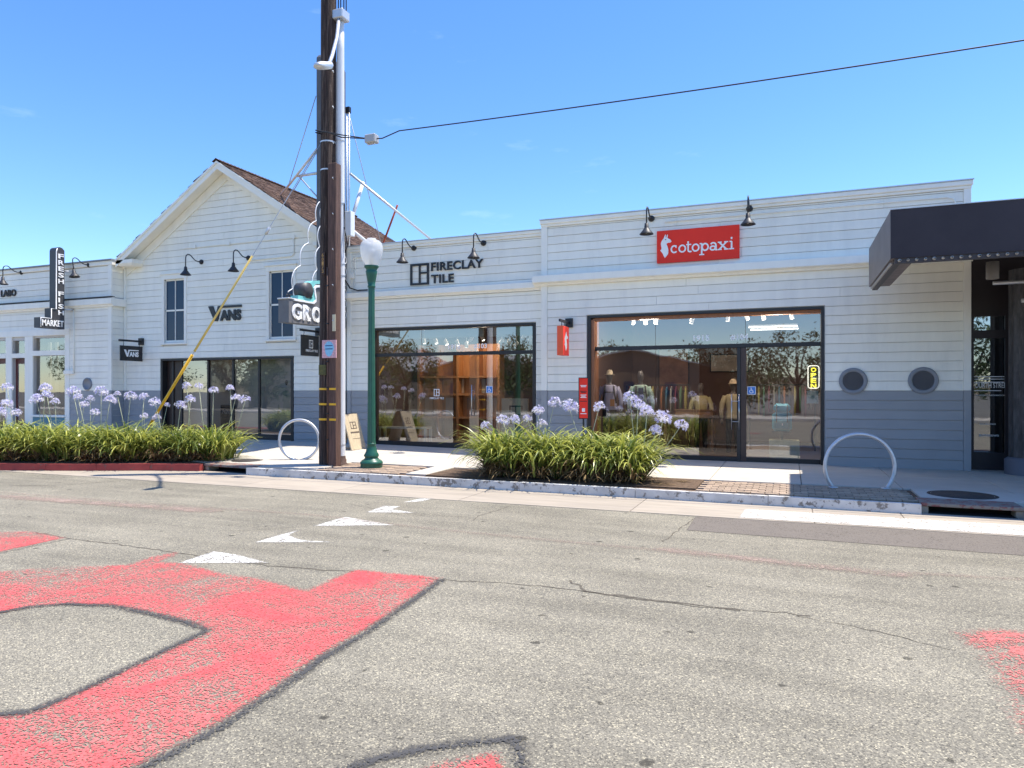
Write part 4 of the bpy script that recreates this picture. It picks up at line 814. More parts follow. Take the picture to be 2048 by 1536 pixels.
# ================================================================== WALL LAMPS
def make_lamp():
    t = thing('wall_lamp', 'x', 'wall lamp', (0, 0, 0), 'black gooseneck wall lamps')
    MB().lathe([(.075, -.005), (.075, .02), (.06, .035), (.03, .05), (.0001, .05)], (0, 0, 0), 18, 'y').build('wall_plate', black, t)
    MB().tube([(0, -.03, 0), (0, -.14, -.012), (0, -.24, .005), (0, -.33, .06), (0, -.40, .115), (0, -.46, .145), (0, -.53, .14), (0, -.585, .10), (0, -.605, .04), (0, -.61, -.05), (0, -.61, -.27)], .0155, 10).build('arm', black, t)
    s = MB().lathe([(.02, -.24), (.043, -.25), (.043, -.30), (.05, -.305), (.05, -.35), (.058, -.36), (.10, -.42), (.155, -.485), (.157, -.495), (.150, -.49), (.095, -.43), (.045, -.37), (.0001, -.36)], (0, -.61, 0), 22).build('shade', mat('lamp_shade_black', (.03, .03, .032), .5, var=.1, vscale=9), t)
    MB().lathe([(.0001, -.475), (.03, -.46), (.035, -.43), (.015, -.38)], (0, -.61, 0), 10).build('bulb', bulbm, s)
    return t
lamp0 = make_lamp()
LAMPS = [(43, 545, YL, 'black gooseneck wall lamp at far left, above the dark four letter sign'), (178, 530, YL, 'tilted black gooseneck wall lamp right beside the tall black blade sign'), (403, 524, YV, 'black gooseneck wall lamp above the left upstairs window of the gable'),
         (497, 516, YV, 'black gooseneck wall lamp between the two upstairs windows behind the yellow guard'), (828, 496, YF, 'black gooseneck wall lamp over the square logo, beside the globe lamp post'), (967, 486, YF, 'black gooseneck wall lamp over the end of the two line lettering'),
         (1303, 437, YC, 'black gooseneck wall lamp at the left end of the red sign'), (1499, 417, YC, 'black gooseneck wall lamp at the right end of the red sign')]
for i, (px, py, Y, lab) in enumerate(LAMPS):
    o = lamp0 if i == 0 else copy_tree(lamp0); o.location = wall(px, py, Y-.016); o['label'] = lab
    if i == 1:
        for c in o.children: c.rotation_euler = (0, R(-9), R(6))

# ================================================================== SIGNS ON THE WALLS
ys = YC-.06
p = wall(1314, 528, ys); q = wall(1479, 449, ys)
W, H = q.x-p.x, .745; z0 = (wz(1314, 528, ys)+wz(1479, 515, ys))/2
t = thing('shop_sign', 'red rectangular sign with white llama head and white slab lettering', 'sign', (p.x, ys, z0))
bx('sign_panel', redsign, t, p.x, q.x, ys-.02, YC-.016, z0, z0+H, c=.004)
def S(x, yr, h):      # x in sign units (0..1700), yr height as a share of the panel
    return (p.x+x/1700*W, ys-.022-h, z0+yr*H)
def zp(pts):
    out = []
    for x, y in pts:
        u = (x-145)/1700; top = 250-155*u; bot = 900-130*u; out.append((x-145, (bot-y)/(bot-top)))
    return out
ll = zp([(330, 312), (338, 330), (332, 375), (350, 372), (362, 330), (375, 312), (382, 330), (372, 378), (395, 400), (430, 412), (448, 432), (458, 458), (440, 468), (425, 482), (400, 478), (372, 490), (352, 505), (365, 535), (380, 575), (392, 620), (390, 680), (385, 710), (350, 755), (318, 790), (295, 755), (270, 700), (218, 640), (240, 625), (248, 590), (235, 545), (232, 505), (245, 460), (268, 425), (290, 400), (310, 350)])
mb = MB(); mb.prism(ll[::-1], 0.003, 0.012, lambda a, b, h: S(a, b, h)); mb.build('llama_emblem', lett, t)
MB().prism(zp([(318, 420), (335, 408), (350, 412), (345, 422), (330, 430)])[::-1], .0125, .0135, lambda a, b, h: S(a, b, h)).build('llama_eye', black, t)
XH, BL = .245, .277
def yy(v): return BL+XH*v
sw = 33.0; asp = 1700/W*H   # sign units per panel height
def stroke(mb, pts, k, closed=False, w=sw):
    q = [(x, yy(v)*asp) for x, v in pts]; ribbon(mb, q, w, lambda a, b, h: S(a, b/asp, h), .006+.0006*k, closed)
glyphs = [
 ('c', [(arc(372, .5, 62, .42, 48, 320), 0)], [((408, .98), (408, .66))]),
 ('o', [(arc(540, .5, 66, .42, 0, 360)[:-1], 1)], []),
 ('t', [([(662, 1.36), (662, .25), (672, .1), (700, .04), (732, .10)], 0)], [((622, .95), (728, .95))]),
 ('o', [(arc(817, .5, 66, .42, 0, 360)[:-1], 1)], []),
 ('p', [([(942, 1.0), (942, -.42)], 0), (arc(1012, .5, 62, .42, -180, 180)[:-1], 1)], [((900, .95), (945, .95)), ((892, -.42), (995, -.42))]),
 ('a', [(arc(1176, .60, 56, .34, 150, 0)+[(1232, .1)], 0), (arc(1168, .30, 52, .24, 0, 360)[:-1], 1)], [((1218, .05), (1262, .05))]),
 ('x', [([(1300, .94), (1440, .06)], 0), ([(1440, .94), (1300, .06)], 0)], [((1268, .95), (1348, .95)), ((1396, .95), (1478, .95)), ((1266, .05), (1346, .05)), ((1396, .05), (1484, .05))]),
 ('i', [([(1545, .95), (1545, .05)], 0), ([(1545, 1.22), (1545, 1.48)], 0)], [((1505, .95), (1548, .95)), ((1496, .05), (1594, .05))])]
for ch, ss, ser in glyphs:
    mb = MB(); k = 0
    for pts, cl in ss: stroke(mb, pts, k, bool(cl)); k += 1
    for a, b in ser: stroke(mb, [a, b], k, False, 26); k += 1
    mb.build('letter', lett, t)

# black letters of the middle shop with square logo
yl = YF-.05
t = thing('lettering_sign', 'black two line lettering with square window logo on white siding', 'sign', wall(820, 571, yl))
L0 = wall(820, 571, yl); lw_ = wx(857, yl)-L0.x; lh = .57; b_ = .055
for x0, x1, za, zb_ in ((0, b_, 0, lh), (lw_-b_, lw_, 0, lh), (lw_*.47, lw_*.47+b_*.8, b_, lh-b_), (b_, lw_-b_, 0, b_), (b_, lw_-b_, lh-b_, lh), (lw_*.47+b_*.8, lw_-b_, lh*.52, lh*.52+b_*.8)): bx('logo_bar', black, t, L0.x+x0, L0.x+x1, yl, YF-.012, L0.z+za, L0.z+zb_)
fxL = wx(862, yl); text('letters', 'FIRECLAY', black, t, (fxL, yl+.03, L0.z+.345), EX, EZ, wx(966, yl)-fxL, .225, .035, .022, 1.08)
text('letters', 'TILE', black, t, (fxL, yl+.03, L0.z+.02), EX, EZ, wx(907, yl)-fxL, .225, .035, .022, 1.08)

# black letters of the gabled shop
yv = YV-.05; P0 = wall(416, 643, yv); vw = wx(482, yv)-P0.x
t = thing('lettering_sign', 'black lettering with long bar over the last three letters on the gable wall', 'sign', P0)
def vans(parent, m, org, U, V, w, h, d, par_d=0.0):
    U, V = Vector(U), Vector(V); Wn = U.cross(V); f = lambda a, b, hh: Vector(org)+U*a*w+V*b*h+Wn*hh
    MB().prism([(0, 1.0), (.135, 1.0), (.235, .38), (.315, .855), (1.0, .855), (1.0, 1.0), (.36, 1.0), (.36, .86), (.30, 0), (.19, 0)][::-1] if False else [(.19, 0), (.285, 0), (.385, .86), (1.0, .86), (1.0, 1.0), (.30, 1.0), (.235, .42), (.14, 1.0), (0, 1.0)], 0, d, f).build('letter', m, parent)
    text('letters', 'ANS', m, parent, f(.36, 0, 0), U, V, w*.63, h*.72, d, .05)
vans(t, black, P0+Vector((0, .034, 0)), EX, EZ, vw, .46, .035)
t = thing('lettering_sign', 'short dark four letter word on the parapet at left frame edge', 'sign', wall(1, 593, YL-.05))
p1 = wall(1, 594, YL-.05); text('letters', 'LABO', mat('aged_black_letters', (.035, .028, .026), .6), t, p1+Vector((0, .034, 0)), EX, EZ, wx(31, YL-.05)-p1.x, .235, .035, .03)

# hanging blade signs: X plane, read from the right
def blade(name, lab, X, zt, zb_, y_near, y_far, ywall, bracket_z, m=black, th=.035):
    t = thing(name, lab, 'sign', (X, ywall, zb_))
    bx('bracket_arm', black, t, X-.02, X+.02, y_near-.04, ywall-.08, bracket_z-.03, bracket_z+.03)
    bx('bracket_plate', black, t, X-.09, X+.09, ywall-.08, ywall-.014, bracket_z-.11, bracket_z+.11)
    for y in (y_near+.12, y_far-.12): MB().tube([(X, y, bracket_z-.03), (X, y+.012, (bracket_z+zt)/2), (X, y, zt)], .008, 6).build('hanger', black, t)
    bx('sign_board', m, t, X-th/2, X+th/2, y_near, y_far, zb_, zt, c=.003); return t
Xb = wx(287, YV)-.05; yn = yon(240, Xb); yf_ = yon(285, Xb)
zt = EYE+(HY-692)*dep(262, (yn+yf_)/2)/FPX; zb_ = EYE+(HY-722)*dep(262, (yn+yf_)/2)/FPX
t = blade('hanging_sign', 'black hanging sign with white lettering left of the gabled shop window', Xb, zt, zb_, yn, yf_, YV, zt+.16)
vans(t, lett, (Xb+.0185, yn+.12, zb_+.13), (0, 1, 0), EZ, (yf_-yn)*.66, .22, .004)
Xb = wx(640, YV)-.02; yn = yon(602, Xb); yf_ = yon(637, Xb)
zt = EYE+(HY-671)*dep(620, (yn+yf_)/2)/FPX; zb_ = EYE+(HY-712)*dep(620, (yn+yf_)/2)/FPX
t = blade('hanging_sign', 'black hanging sign with small white square logo just left of the utility pole', Xb, zt, zb_, yn, yf_, YV, zt+.13)
w_ = yf_-yn; h_ = zt-zb_
lo = [(0, .1, 0, 1), (.9, 1, 0, 1), (.1, .9, 0, .09), (.1, .9, .91, 1), (.42, .52, .09, .91), (.52, .9, .5, .59)]
for a, b, c, d in lo: bx('logo_bar', lett, t, Xb+.0176, Xb+.0215, yn+w_*.42+a*.17, yn+w_*.42+b*.17, zb_+h_*.38+c*.23, zb_+h_*.38+d*.23)
text('letters', 'FIRECLAY TILE', lett, t, (Xb+.0178, yn+w_*.24, zb_+h_*.2), (0, 1, 0), EZ, w_*.68, .065, .004, .02)
Xb = wx(1141, YC)-.02; yn = yon(1125, Xb+.06)-.0; yf_ = yon(1136.5, Xb+.06)
zt = wz(1130, 653, (yn+yf_)/2); zb_ = wz(1130, 711, (yn+yf_)/2)
t = blade('hanging_sign', 'small orange red box sign with white emblem hanging beside the right shopfront', Xb, zt, zb_, yn, yf_, YC, zt+.13, orange, .15)
w_ = yf_-yn; h_ = zt-zb_
for o in ll: pass
lx = [a for a, b in ll]; lyv = [b for a, b in ll]
em = [((a-min(lx))/(max(lx)-min(lx)), (b-min(lyv))/(max(lyv)-min(lyv))) for a, b in ll]
bx('sign_face', redsign, t, Xb+.0755, Xb+.078, yn+.006, yf_-.006, zb_+.006, zt-.006)
MB().prism(em[::-1], .079, .081, lambda a, b, h: (Xb+h, yn+w_*(.2+.6*a), zb_+h_*(.16+.66*b))).build('llama_emblem', lett, t)

# ---------------------------------------------------------------- black neon blade sign at the left
Xn = wx(120, YL-.5); yb1, yb0 = YL-.25, yon(111, Xn)
Xn = wx(131, 15.82)
yfar = yon(129, Xn); ynear = yon(111, Xn); ymk = yon(80, Xn)
zT = EYE+(HY-497)*dep(120, yfar)/FPX; zB = EYE+(HY-657)*dep(100, (ymk+yfar)/2)/FPX; zM = EYE+(HY-634)*dep(80, ymk)/FPX
t = thing('neon_sign', 'tall black stepped neon sign with white vertical letters on the left shop', 'sign', (Xn, yfar, zB))
th = .28
def blk(poly, x0, x1, nm, m, par): mb = MB(); mb.prism(poly, x0, x1, lambda a, b, h: (h, a, b)); return mb.build(nm, m, par)
st = .17; zs1 = zM+.22
pol = [(ymk, zB), (yfar, zB), (yfar, zT-.10)]+[((ynear+yfar)/2+(yfar-ynear)/2*math.cos(R(a)), zT-.14+.14*math.sin(R(a))) for a in (30, 60, 90, 120, 150)]+[(ynear, zT-.14), (ynear, zs1+.1), (ynear-.16, zs1+.1), (ynear-.16, zM), (ymk, zM)]
blk(pol, Xn-th, Xn, 'sign_body', dkgrey, t)
ed = [(ymk+.02, zB+.02), (ymk+.02, zM-.012), (ynear-.14, zM-.012), (ynear-.14, zs1+.085), (ynear+.02, zs1+.085), (ynear+.02, zT-.16), (ynear+.05, zT-.06)]
mb = MB(); mb.tube([(Xn+.012, a, b) for a, b in ed], .016, 6); mb.build('edge_tube', lett, t)
def vert(s, yc, ztop, step, h, w, X, par, m):
    for i, ch in enumerate(s):
        if ch != ' ': text('letter', ch, m, par, (X+.002, yc-w/2, ztop-step*i-h), (0, 1, 0), EZ, w if ch != 'I' else w*.3, h, .012, .02)
yc = ynear+(yfar-ynear)*.60
hh_ = (zT-.2-(zB+.42))
vert('FRESH FISH', yc, zT-.22, hh_/10, hh_/10*.74, (yfar-ynear)*.62, Xn, t, lett)
text('letters', 'MARKET', lett, t, (Xn+.002, ymk+.06, zB+.07), (0, 1, 0), EZ, (yfar-ymk)*.88, .2, .012, .025)
for zz in (zT-.75, zT-2.0): MB().tube([(Xn-.1, yfar, zz), (Xn+.05, YL, zz+.02)], .03, 8).build('bracket', galv, t)

# ---------------------------------------------------------------- tall old grocery pylon sign between the gabled and middle shops
XG = -11.49; yp0, yp1 = yon(645, XG), 16.38; zPt = 10.56; yG = yon(577, XG); zG1, zG0 = 3.86, 3.28
t = thing('pylon_sign', 'tall weathered grey pylon sign with teal scroll base and white neon letters', 'sign', (XG, 16.5, zG0)); PYL = t
pol = [(yp0, zG0+.05), (yp1, zG0+.05), (yp1, zPt-.12), (yp1-.08, zPt-.03), (yp1-.2, zPt), (yp0+.2, zPt), (yp0+.08, zPt-.03), (yp0, zPt-.12)]
blk(pol, XG-.19, XG, 'pylon', mat('worn_grey_pylon', (.10, .10, .105), .55, var=.2, vscale=2), t)
gb = blk([(yG, zG0), (yp0-.002, zG0+.03), (yp0-.002, zG1+.02), (yG, zG1)], XG-.31, XG+.01, 'letter_box', signgrey, t)
MB().box(XG-.33, XG+.03, yG-.03, yG+.35, zG1+.001, zG1+.035, c=.01).build('box_cap', galv, gb)
nl = XG+.013
for i, (ch, a, b) in enumerate((('G', 583, 603), ('R', 605, 621), ('O', 623, 641))):
    Lw = 1.0; a = yon(a, nl)-yG-.03; b = yon(b, nl)-yG-.03; text('letter', ch, lett, t, (nl, yG+.03+Lw*a, zG0+.10), (0, 1, 0), EZ, Lw*(b-a), .40, .02, .03)
    mb = MB(); c0 = yG+.03+Lw*(a+b)/2; mb.tube([(nl+.05, c0+Lw*(b-a)*.36*math.cos(R(k)), zG0+.27+.18*math.sin(R(k))) for k in range(30, 331, 20)], .010, 5); mb.build('neon_tube', neon, t)
vert('GROCERY', (yp0+yp1)/2+.12, 5.35, .30, .24, .42, XG, t, lett)
for k in range(6):
    z = 5.2-.3*k; mb = MB(); mb.tube([(XG+.06, yp1-.14+.10*math.cos(R(a)), z+.10*math.sin(R(a))) for a in range(-90, 91, 20)], .010, 5); mb.build('neon_tube', neon, t)
# teal scroll at the foot
def gz(pts):
    out = []
    for x, y in pts:
        px = 550+x/8.533; py = 540+y/8.533; Y_ = yon(px, XG+.03); out.append((Y_, EYE+(HY-py)*dep(px, Y_)/FPX))
    return out
blk(gz([(395, 430), (560, 462), (625, 515), (640, 470), (600, 300), (605, 215), (650, 185), (780, 180), (780, 235), (690, 240), (655, 290), (665, 400), (690, 500), (650, 545), (600, 540), (395, 495)])[::-1], XG-.20, XG+.03, 'scroll_trim', teal, t)
blk(gz([(320, 488), (395, 497), (600, 542), (652, 547), (692, 501), (668, 400), (658, 302), (690, 262), (780, 252), (780, 295), (700, 300), (680, 330), (700, 450), (700, 540), (660, 580), (320, 520)])[::-1], XG-.05, XG+.05, 'scroll_edge', lett, t)
blk(gz([(700, 310), (780, 300), (780, 700), (700, 600)])[::-1], XG-.18, XG+.012, 'pylon_foot', signgrey, t)
MB().lathe([(.0001, -.25), (.20, -.25), (.20, .06), (.0001, .06)], (XG+.0, yon(613, XG), zG1+.30), 20, 'x').build('transformer_drum', dkgrey, t)
for o in (.06, .16): MB().tube([(XG-.12, yG+o, zG1+.03), (XG-.12, yG+o+.03, zG1+.13), (XG-.12, yG+o+.12, zG1+.13)], .018, 6).build('insulator', black, t)
# loose scroll tubing hanging along the street edge
def scroll(p0, p1, seed, amp):
    pts = []; n = 110
    for i in range(n+1):
        s = i/n; base = Vector(p0).lerp(Vector(p1), s); ph = s*4*2*math.pi
        pts.append(base+Vector((.0, amp*math.sin(ph), amp*.9*math.cos(ph*1.0))))
    MB().tube(pts, .013, 6).build('neon_tube', neon, t)
zS1 = EYE+(HY-410)*dep(640, yp0)/FPX
scroll((XG-.1, yG+.10, zG1+.12), (XG-.05, yp0-.06, zS1), 1, .075); scroll((XG-.02, yp0-.42, zG1+.12), (XG+.02, yp0-.03, zS1-.05), 2, .065)
# steel bracing from the pylon to the two roofs
def strut(a, b, r, m, nm='brace'): MB().tube([a, b], r, 8).build(nm, m, t)
def at(px, py, Y): return wall(px, py, Y)
strut(at(700, 347, 16.4), at(905, 479, 20.2)+Vector((.25, .2, -.8)), .035, galv); strut(at(726, 365, 17.0), at(703, 440, 16.4), .05, poleW); strut(at(795, 410, 18.3), at(752, 487, 18.6)+Vector((0, 0, -.6)), .03, rust)
strut(at(697, 455, 16.4), at(760, 492, 17.9)+Vector((.1, .1, -.3)), .05, poleW); strut(at(700, 237, 16.4), at(772, 495, 18.8)+Vector((0, 0, -.5)), .012, wirem, 'stay_wire')
strut(at(636, 296, 15.6), at(556, 398, 17.2), .035, poleW); strut(at(636, 346, 15.6), at(595, 352, 16.6), .04, galv); strut(at(636, 396, 15.6), at(597, 351, 16.6), .022, galv); strut(at(632, 192, 15.5), at(575, 374, 17.0)+Vector((0, 0, -.05)), .012, wirem, 'stay_wire')
strut(at(636, 300, 15.6), at(585, 385, 16.9), .012, wirem, 'stay_wire')
mb = MB(); p_ = at(696, 219, 16.5)
for dx in (-.04, .04): mb.tube([(p_.x+dx, 16.5, 4.4), (p_.x+dx, 16.5, p_.z)], .022, 6)
mb.build('mast_posts', galv, t); bx('mast_head', black, t, p_.x-.07, p_.x+.07, 16.45, 16.55, p_.z-.1, p_.z+.06)
p_ = at(697, 424, 16.2); bx('control_box', poleW, t, p_.x-.12, p_.x+.14, 16.1, 16.3, at(697, 473, 16.2).z, p_.z, c=.01)
cb = MB(); cb.tube([at(690, 560, 16.3), at(700, 576, 16.3), at(715, 581, 16.3), at(735, 580, 16.35)], .02, 6); cb.build('feed_cable', cable, t)

# ================================================================== POLES AND STREET FURNITURE
PX_, PY_ = wx(654.5, 12.52), 12.52
t = thing('utility_pole', 'tall dark creosoted timber utility pole with yellow bands and posters', 'utility pole', (PX_, PY_, 0))
n = 20; vs = []; fs = []; hs = [i*.5 for i in range(25)]
for i, z in enumerate(hs):
    r = .172-.020*z/12
    for k in range(n):
        a = 2*math.pi*k/n; rr = r*(1+.035*math.sin(k*3.7+i*.35)+random.uniform(-.012, .012)); vs.append((PX_+.0035*z+rr*math.cos(a), PY_+rr*math.sin(a), z-.05))
for i in range(len(hs)-1):
    for k in range(n): fs.append((i*n+k, i*n+(k+1) % n, (i+1)*n+(k+1) % n, (i+1)*n+k))
MB().add(vs, fs, True).build('pole_shaft', creos, t)
gx0, gx1 = wx(656, PY_-.2), wx(672, PY_-.2)
bx('cable_guard', creos2, t, gx0, gx1, PY_-.21, PY_-.02, -.02, 6.4, c=.01)
MB().tube([(gx0+.0, PY_-.22, .05), (gx0+.0, PY_-.22, 4.2)], .014, 6).build('riser_conduit', creos2, t)
for z in (.55, 1.1, 1.65, 2.2, 3.0, 3.8): bx('conduit_strap', black, t, gx0-.03, gx0+.03, PY_-.238, PY_-.2105, z, z+.025)
for py in (778, 808, 838):
    z = EYE+(HY-py)*dep(650, PY_)/FPX
    vs = []; r = .175
    MB().lathe([(r, z-.022), (r, z+.022)], (PX_, PY_, 0), 20).build('yellow_band', mat('yellow_reflector', (.85, .46, .02), .35), t)
    bx('yellow_band', MATS['yellow_reflector'], t, gx0+.04, gx1+.002, PY_-.215, PY_-.2105, z-.022, z+.022)
zt, zb_ = EYE+(HY-682)*dep(657, PY_)/FPX, EYE+(HY-717)*dep(657, PY_)/FPX; xa, xb = wx(645, PY_-.22), wx(673, PY_-.22)
# pasted poster: pink star burst with a pale blue shield of plain shapes
po = bx('poster', mat('pink_poster_paper', (.72, .40, .42), .7, var=.25, vscale=40), t, xa, xb, PY_-.235, PY_-.212, zb_, zt)
cxp, czp, wp, hp = (xa+xb)/2, (zb_+zt)/2, xb-xa, zt-zb_
MB().prism([(cxp+.36*wp*math.cos(R(a))*(1 if a < 180 else .8), czp+.43*hp*math.sin(R(a))) for a in range(0, 360, 20)], 0, .002, lambda a, b, h: (a, PY_-.236-h, b)).build('poster_shape', mat('poster_blue', (.28, .58, .76), .7, var=.15, vscale=30), po)
for dz_ in (.18, .0): bx('poster_line', mat('poster_navy', (.03, .06, .20), .7), po, cxp-.26*wp, cxp+.26*wp, PY_-.2395, PY_-.2385, czp+dz_*hp-.008, czp+dz_*hp+.01)
bx('notice', mat('olive_notice', (.10, .09, .02), .6, var=.4, vscale=30), t, wx(638, PY_-.19), wx(652, PY_-.19), PY_-.20, PY_-.15, EYE+(HY-750)*.0107, EYE+(HY-730)*.0107)
bx('cream_tag', mat('cream_tag', (.68, .58, .38), .6), t, wx(664.5, PY_-.22), wx(671, PY_-.22), PY_-.222, PY_-.2105, wz(667, 663, PY_-.14), wz(667, 630, PY_-.14), c=.003)
bx('number_strip', mat('brown_number_plate', (.06, .03, .02), .6), t, wx(645, PY_-.16)-.01, wx(650, PY_-.16)+.015, PY_-.19, PY_-.157, wz(647, 549, PY_-.16), wz(647, 505, PY_-.16))
for i, ch in enumerate('60173'): text('pole_number', ch, mat('brass_number', (.55, .30, .08), .5), t, (wx(645, PY_-.16)+.006, PY_-.19, wz(647, 514+i*8, PY_-.16)), EX, EZ, .045, .07, .004)
st_ = MB()
for z in (6.3, 6.9): st_.lathe([(.168, z), (.168, z+.03)], (PX_+.024, PY_, 0), 16)
st_.build('steel_band', galv, t)
for i in range(9):
    z = 2.3+i*.75; st_ = MB(); st_.tube([(gx1-.06, PY_-.2, z), (gx1-.06, PY_-.24, z+.03)], .012, 5); st_.build('staple', galv, t)

# pale steel street light pole next to it
WX, WY = wx(681, 12.62), 12.62
t = thing('street_light', 'pale steel street light pole with downward arm, standing beside the timber pole', 'street light', (WX, WY, 0))
MB().lathe([(.105, 0), (.105, .5), (.10, 1), (.078, 8.9), (.078, 9.6), (.0001, 9.62)], (WX, WY, 0), 20).build('pole', poleW, t)
MB().lathe([(.15, -.02), (.15, .03), (.125, .05), (.125, .12), (.11, .14), (.105, .2)], (WX, WY, 0), 20).build('base', mat('rusty_base', (.10, .06, .045), .8, var=.3, vscale=20), t)
for z in (.42, 4.3, 4.05, 5.6, 6.95): MB().lathe([(.107-.0025*z, z), (.112-.0025*z, z+.012), (.107-.0025*z, z+.03)], (WX, WY, 0), 20).build('band', galv, t)
zA = EYE+(HY-30)*dep(681, WY)/FPX
MB().box(WX-.16, WX+.16, WY-.16, WY+.12, zA-.14, zA+.06, c=.02).build('clamp', galv, t)
hd = wall(658, 128, 10.9)
arm = MB().tube([(WX+.03, WY-.1, zA-.15), Vector((WX, WY, zA-.3)).lerp(hd, .35)+Vector((.0, 0, .05)), Vector((WX, WY, zA-.4)).lerp(hd, .75), hd], .035, 10); arm.build('arm', galv, t)
MB().loft([(0, 0, 0, .03, .05), (-.05, 0, -.05, .07, .10), (-.12, 0, -.16, .10, .17), (-.2, 0, -.3, .11, .15), (-.25, 0, -.36, .09, .10)], 14).xf(Matrix.Translation(hd+Vector((0, .05, .05)))).build('lamp_head', galv, t)
for o in (-.09, -.03, .05, .11): MB().tube([(WX+o, WY+.05, zA), (WX+o, WY+.05, zA+1.5)], .012, 5).build('feed_wire', cable, t)
MB().tube([(WX+.09, WY, 5.1), (WX+.16, WY-.02, 4.9), (WX+.18, WY, 4.7), (WX+.12, WY, 4.55), (WX+.10, WY, 5.6), (WX-.25, WY-.1, 6.1)], .012, 6).build('slack_cable', cable, t)
bx('junction_cover', poleW, t, WX-.05, WX+.05, WY-.12, WY-.10, .5, .7, c=.006)

# overhead service line with splice box
zc = 7.02
p0 = Vector((PX_, PY_-.2, zc)); q = Vector((wx(2048, 12.4), 12.4, wz(2048, 85, 12.4)))
d_ = (q-Vector((PX_, PY_, zc+.12)))
bxp = wall(743, 278, 12.4)
t = thing('overhead_cable', 'black overhead cable with grey splice box running right from the utility pole', 'cable', (PX_, PY_, zc))
P1 = bxp+Vector((.16, 0, -.02)); pts = [bxp, P1+Vector((.1, 0, .0)), P1+Vector((.5, 0, .10))]
L_ = 20.0; e = q+(q-bxp).normalized()*14+Vector((0, 0, .48))
for i in range(1, 30):
    s = i/29; pp = (P1+Vector((.5, 0, .10))).lerp(e, s); pp.z -= .5*4*s*(1-s)*.45; pts.append(pp)
MB().tube(pts, .012, 6).build('cable_run', cable, t)
for o, z in ((-.02, .0), (.02, .05)): MB().tube([p0+Vector((-.02, .3, .12+z)), p0+Vector((-.18, .1, .1+z)), p0+Vector((-.12, -.04, .06+z)), p0+Vector((.15, -.03, .04)), p0+Vector((.5, .0, -.06-z)), bxp], .013, 6).build('cable_loop', cable, t)
MB().box(bxp.x-.12, bxp.x+.13, bxp.y-.09, bxp.y+.09, bxp.z-.09, bxp.z+.08, c=.015).build('splice_box', mat('grey_box', (.42, .42, .42), .5), t)
for o in (-.08, .08): bx('box_bolt', galv, t, bxp.x+o-.012, bxp.x+o+.012, bxp.y-.02, bxp.y+.02, bxp.z-.115, bxp.z-.088)
# guy wire with yellow guard, anchored in the planting bed
ga = Vector((-14.96, 12.45, 0.0)); gtop = Vector((PX_-.15, PY_, 0)); gtop.z = EYE+(HY-284)*dep(643, PY_)/FPX
t = thing('guy_wire', 'guy wire in a yellow plastic guard slanting down from the utility pole', 'guy wire', ga)
def gq(s): return ga.lerp(gtop, s)
def along(py):   # share of the wire where it crosses image row py
    lo, hi = 0.0, 1.0
    for _ in range(40):
        m_ = (lo+hi)/2; v_ = gq(m_); dd = -_S*v_.x+_C*v_.y; yy_ = HY-(v_.z-EYE)*FPX/dd
        lo, hi = (m_, hi) if yy_ > py else (lo, m_)
    return lo
MB().tube([gq(0), gq(1)], .008, 6).build('wire', wirem, t)
sA, sB, sC = along(835), along(710), along(512)
MB().tube([gq(sA-.03), gq(sB)], .034, 8).build('guard', yellowg, t); MB().tube([gq(sB+.012), gq(sC)], .027, 8, r1=.022).build('guard', mat('faded_yellow_guard', (.70, .52, .16), .5), t)
MB().tube([gq(along(468)), gq(along(455))], .035, 8).build('insulator', galv, t); MB().tube([gq(0)+Vector((0, 0, -.05)), gq(sA-.03)], .014, 6).build('anchor_rod', rust, t)

# green globe lamp post
LX, LY = wx(743, 12.43), 12.43; z0 = sz(LX, LY)
t = thing('lamp_post', 'dark green lamp post with fluted base and frosted white globe', 'lamp post', (LX, LY, z0))
MB().lathe([(.225, 0), (.225, .07), (.235, .08), (.235, .10), (.20, .14), (.15, .17), (.135, .19), (.135, .21), (.15, .22)], (LX, LY, z0), 28).build('base', green, t)
MB().lathe([(.15, .22), (.155, .25), (.12, .31), (.098, .40), (.088, .46), (.095, .47), (.095, .49), (.085, .50)], (LX, LY, z0), 28).build('base_bell', green, t)
n = 24; vs = []; fs = []
for i, (z, r) in enumerate(((.50, .086), (2.0, .076), (3.72, .066))):
    for k in range(n):
        a = 2*math.pi*k/n; rr = r*(1 if k % 2 else .90); vs.append((LX+rr*math.cos(a), LY+rr*math.sin(a), z0+z))
for i in range(2):
    for k in range(n): fs.append((i*n+k, i*n+(k+1) % n, (i+1)*n+(k+1) % n, (i+1)*n+k))
MB().add(vs, fs).build('shaft', green, t)
MB().lathe([(.066, 3.72), (.08, 3.73), (.08, 3.76), (.07, 3.77), (.085, 3.85), (.11, 4.0), (.12, 4.06), (.105, 4.08), (.125, 4.12), (.15, 4.15), (.15, 4.175), (.12, 4.18), (.0001, 4.18)], (LX, LY, z0), 24).build('capital', green, t)
gm = bpy.data.materials.new('frosted_globe'); tt, N, L = nodes(gm); b = N['Principled BSDF']; b.inputs['Base Color'].default_value = (.86, .87, .86, 1); b.inputs['Roughness'].default_value = .12
trn = N.new('ShaderNodeBsdfTransparent'); trn.inputs[0].default_value = (.92, .94, .96, 1); tlu = N.new('ShaderNodeBsdfTranslucent'); tlu.inputs[0].default_value = (.88, .88, .86, 1)
m1 = N.new('ShaderNodeMixShader'); m1.inputs[0].default_value = .6; L.new(b.outputs[0], m1.inputs[1]); L.new(trn.outputs[0], m1.inputs[2]); m2 = N.new('ShaderNodeMixShader'); m2.inputs[0].default_value = .32; L.new(m1.outputs[0], m2.inputs[1]); L.new(tlu.outputs[0], m2.inputs[2]); L.new(m2.outputs[0], N['Material Output'].inputs[0])
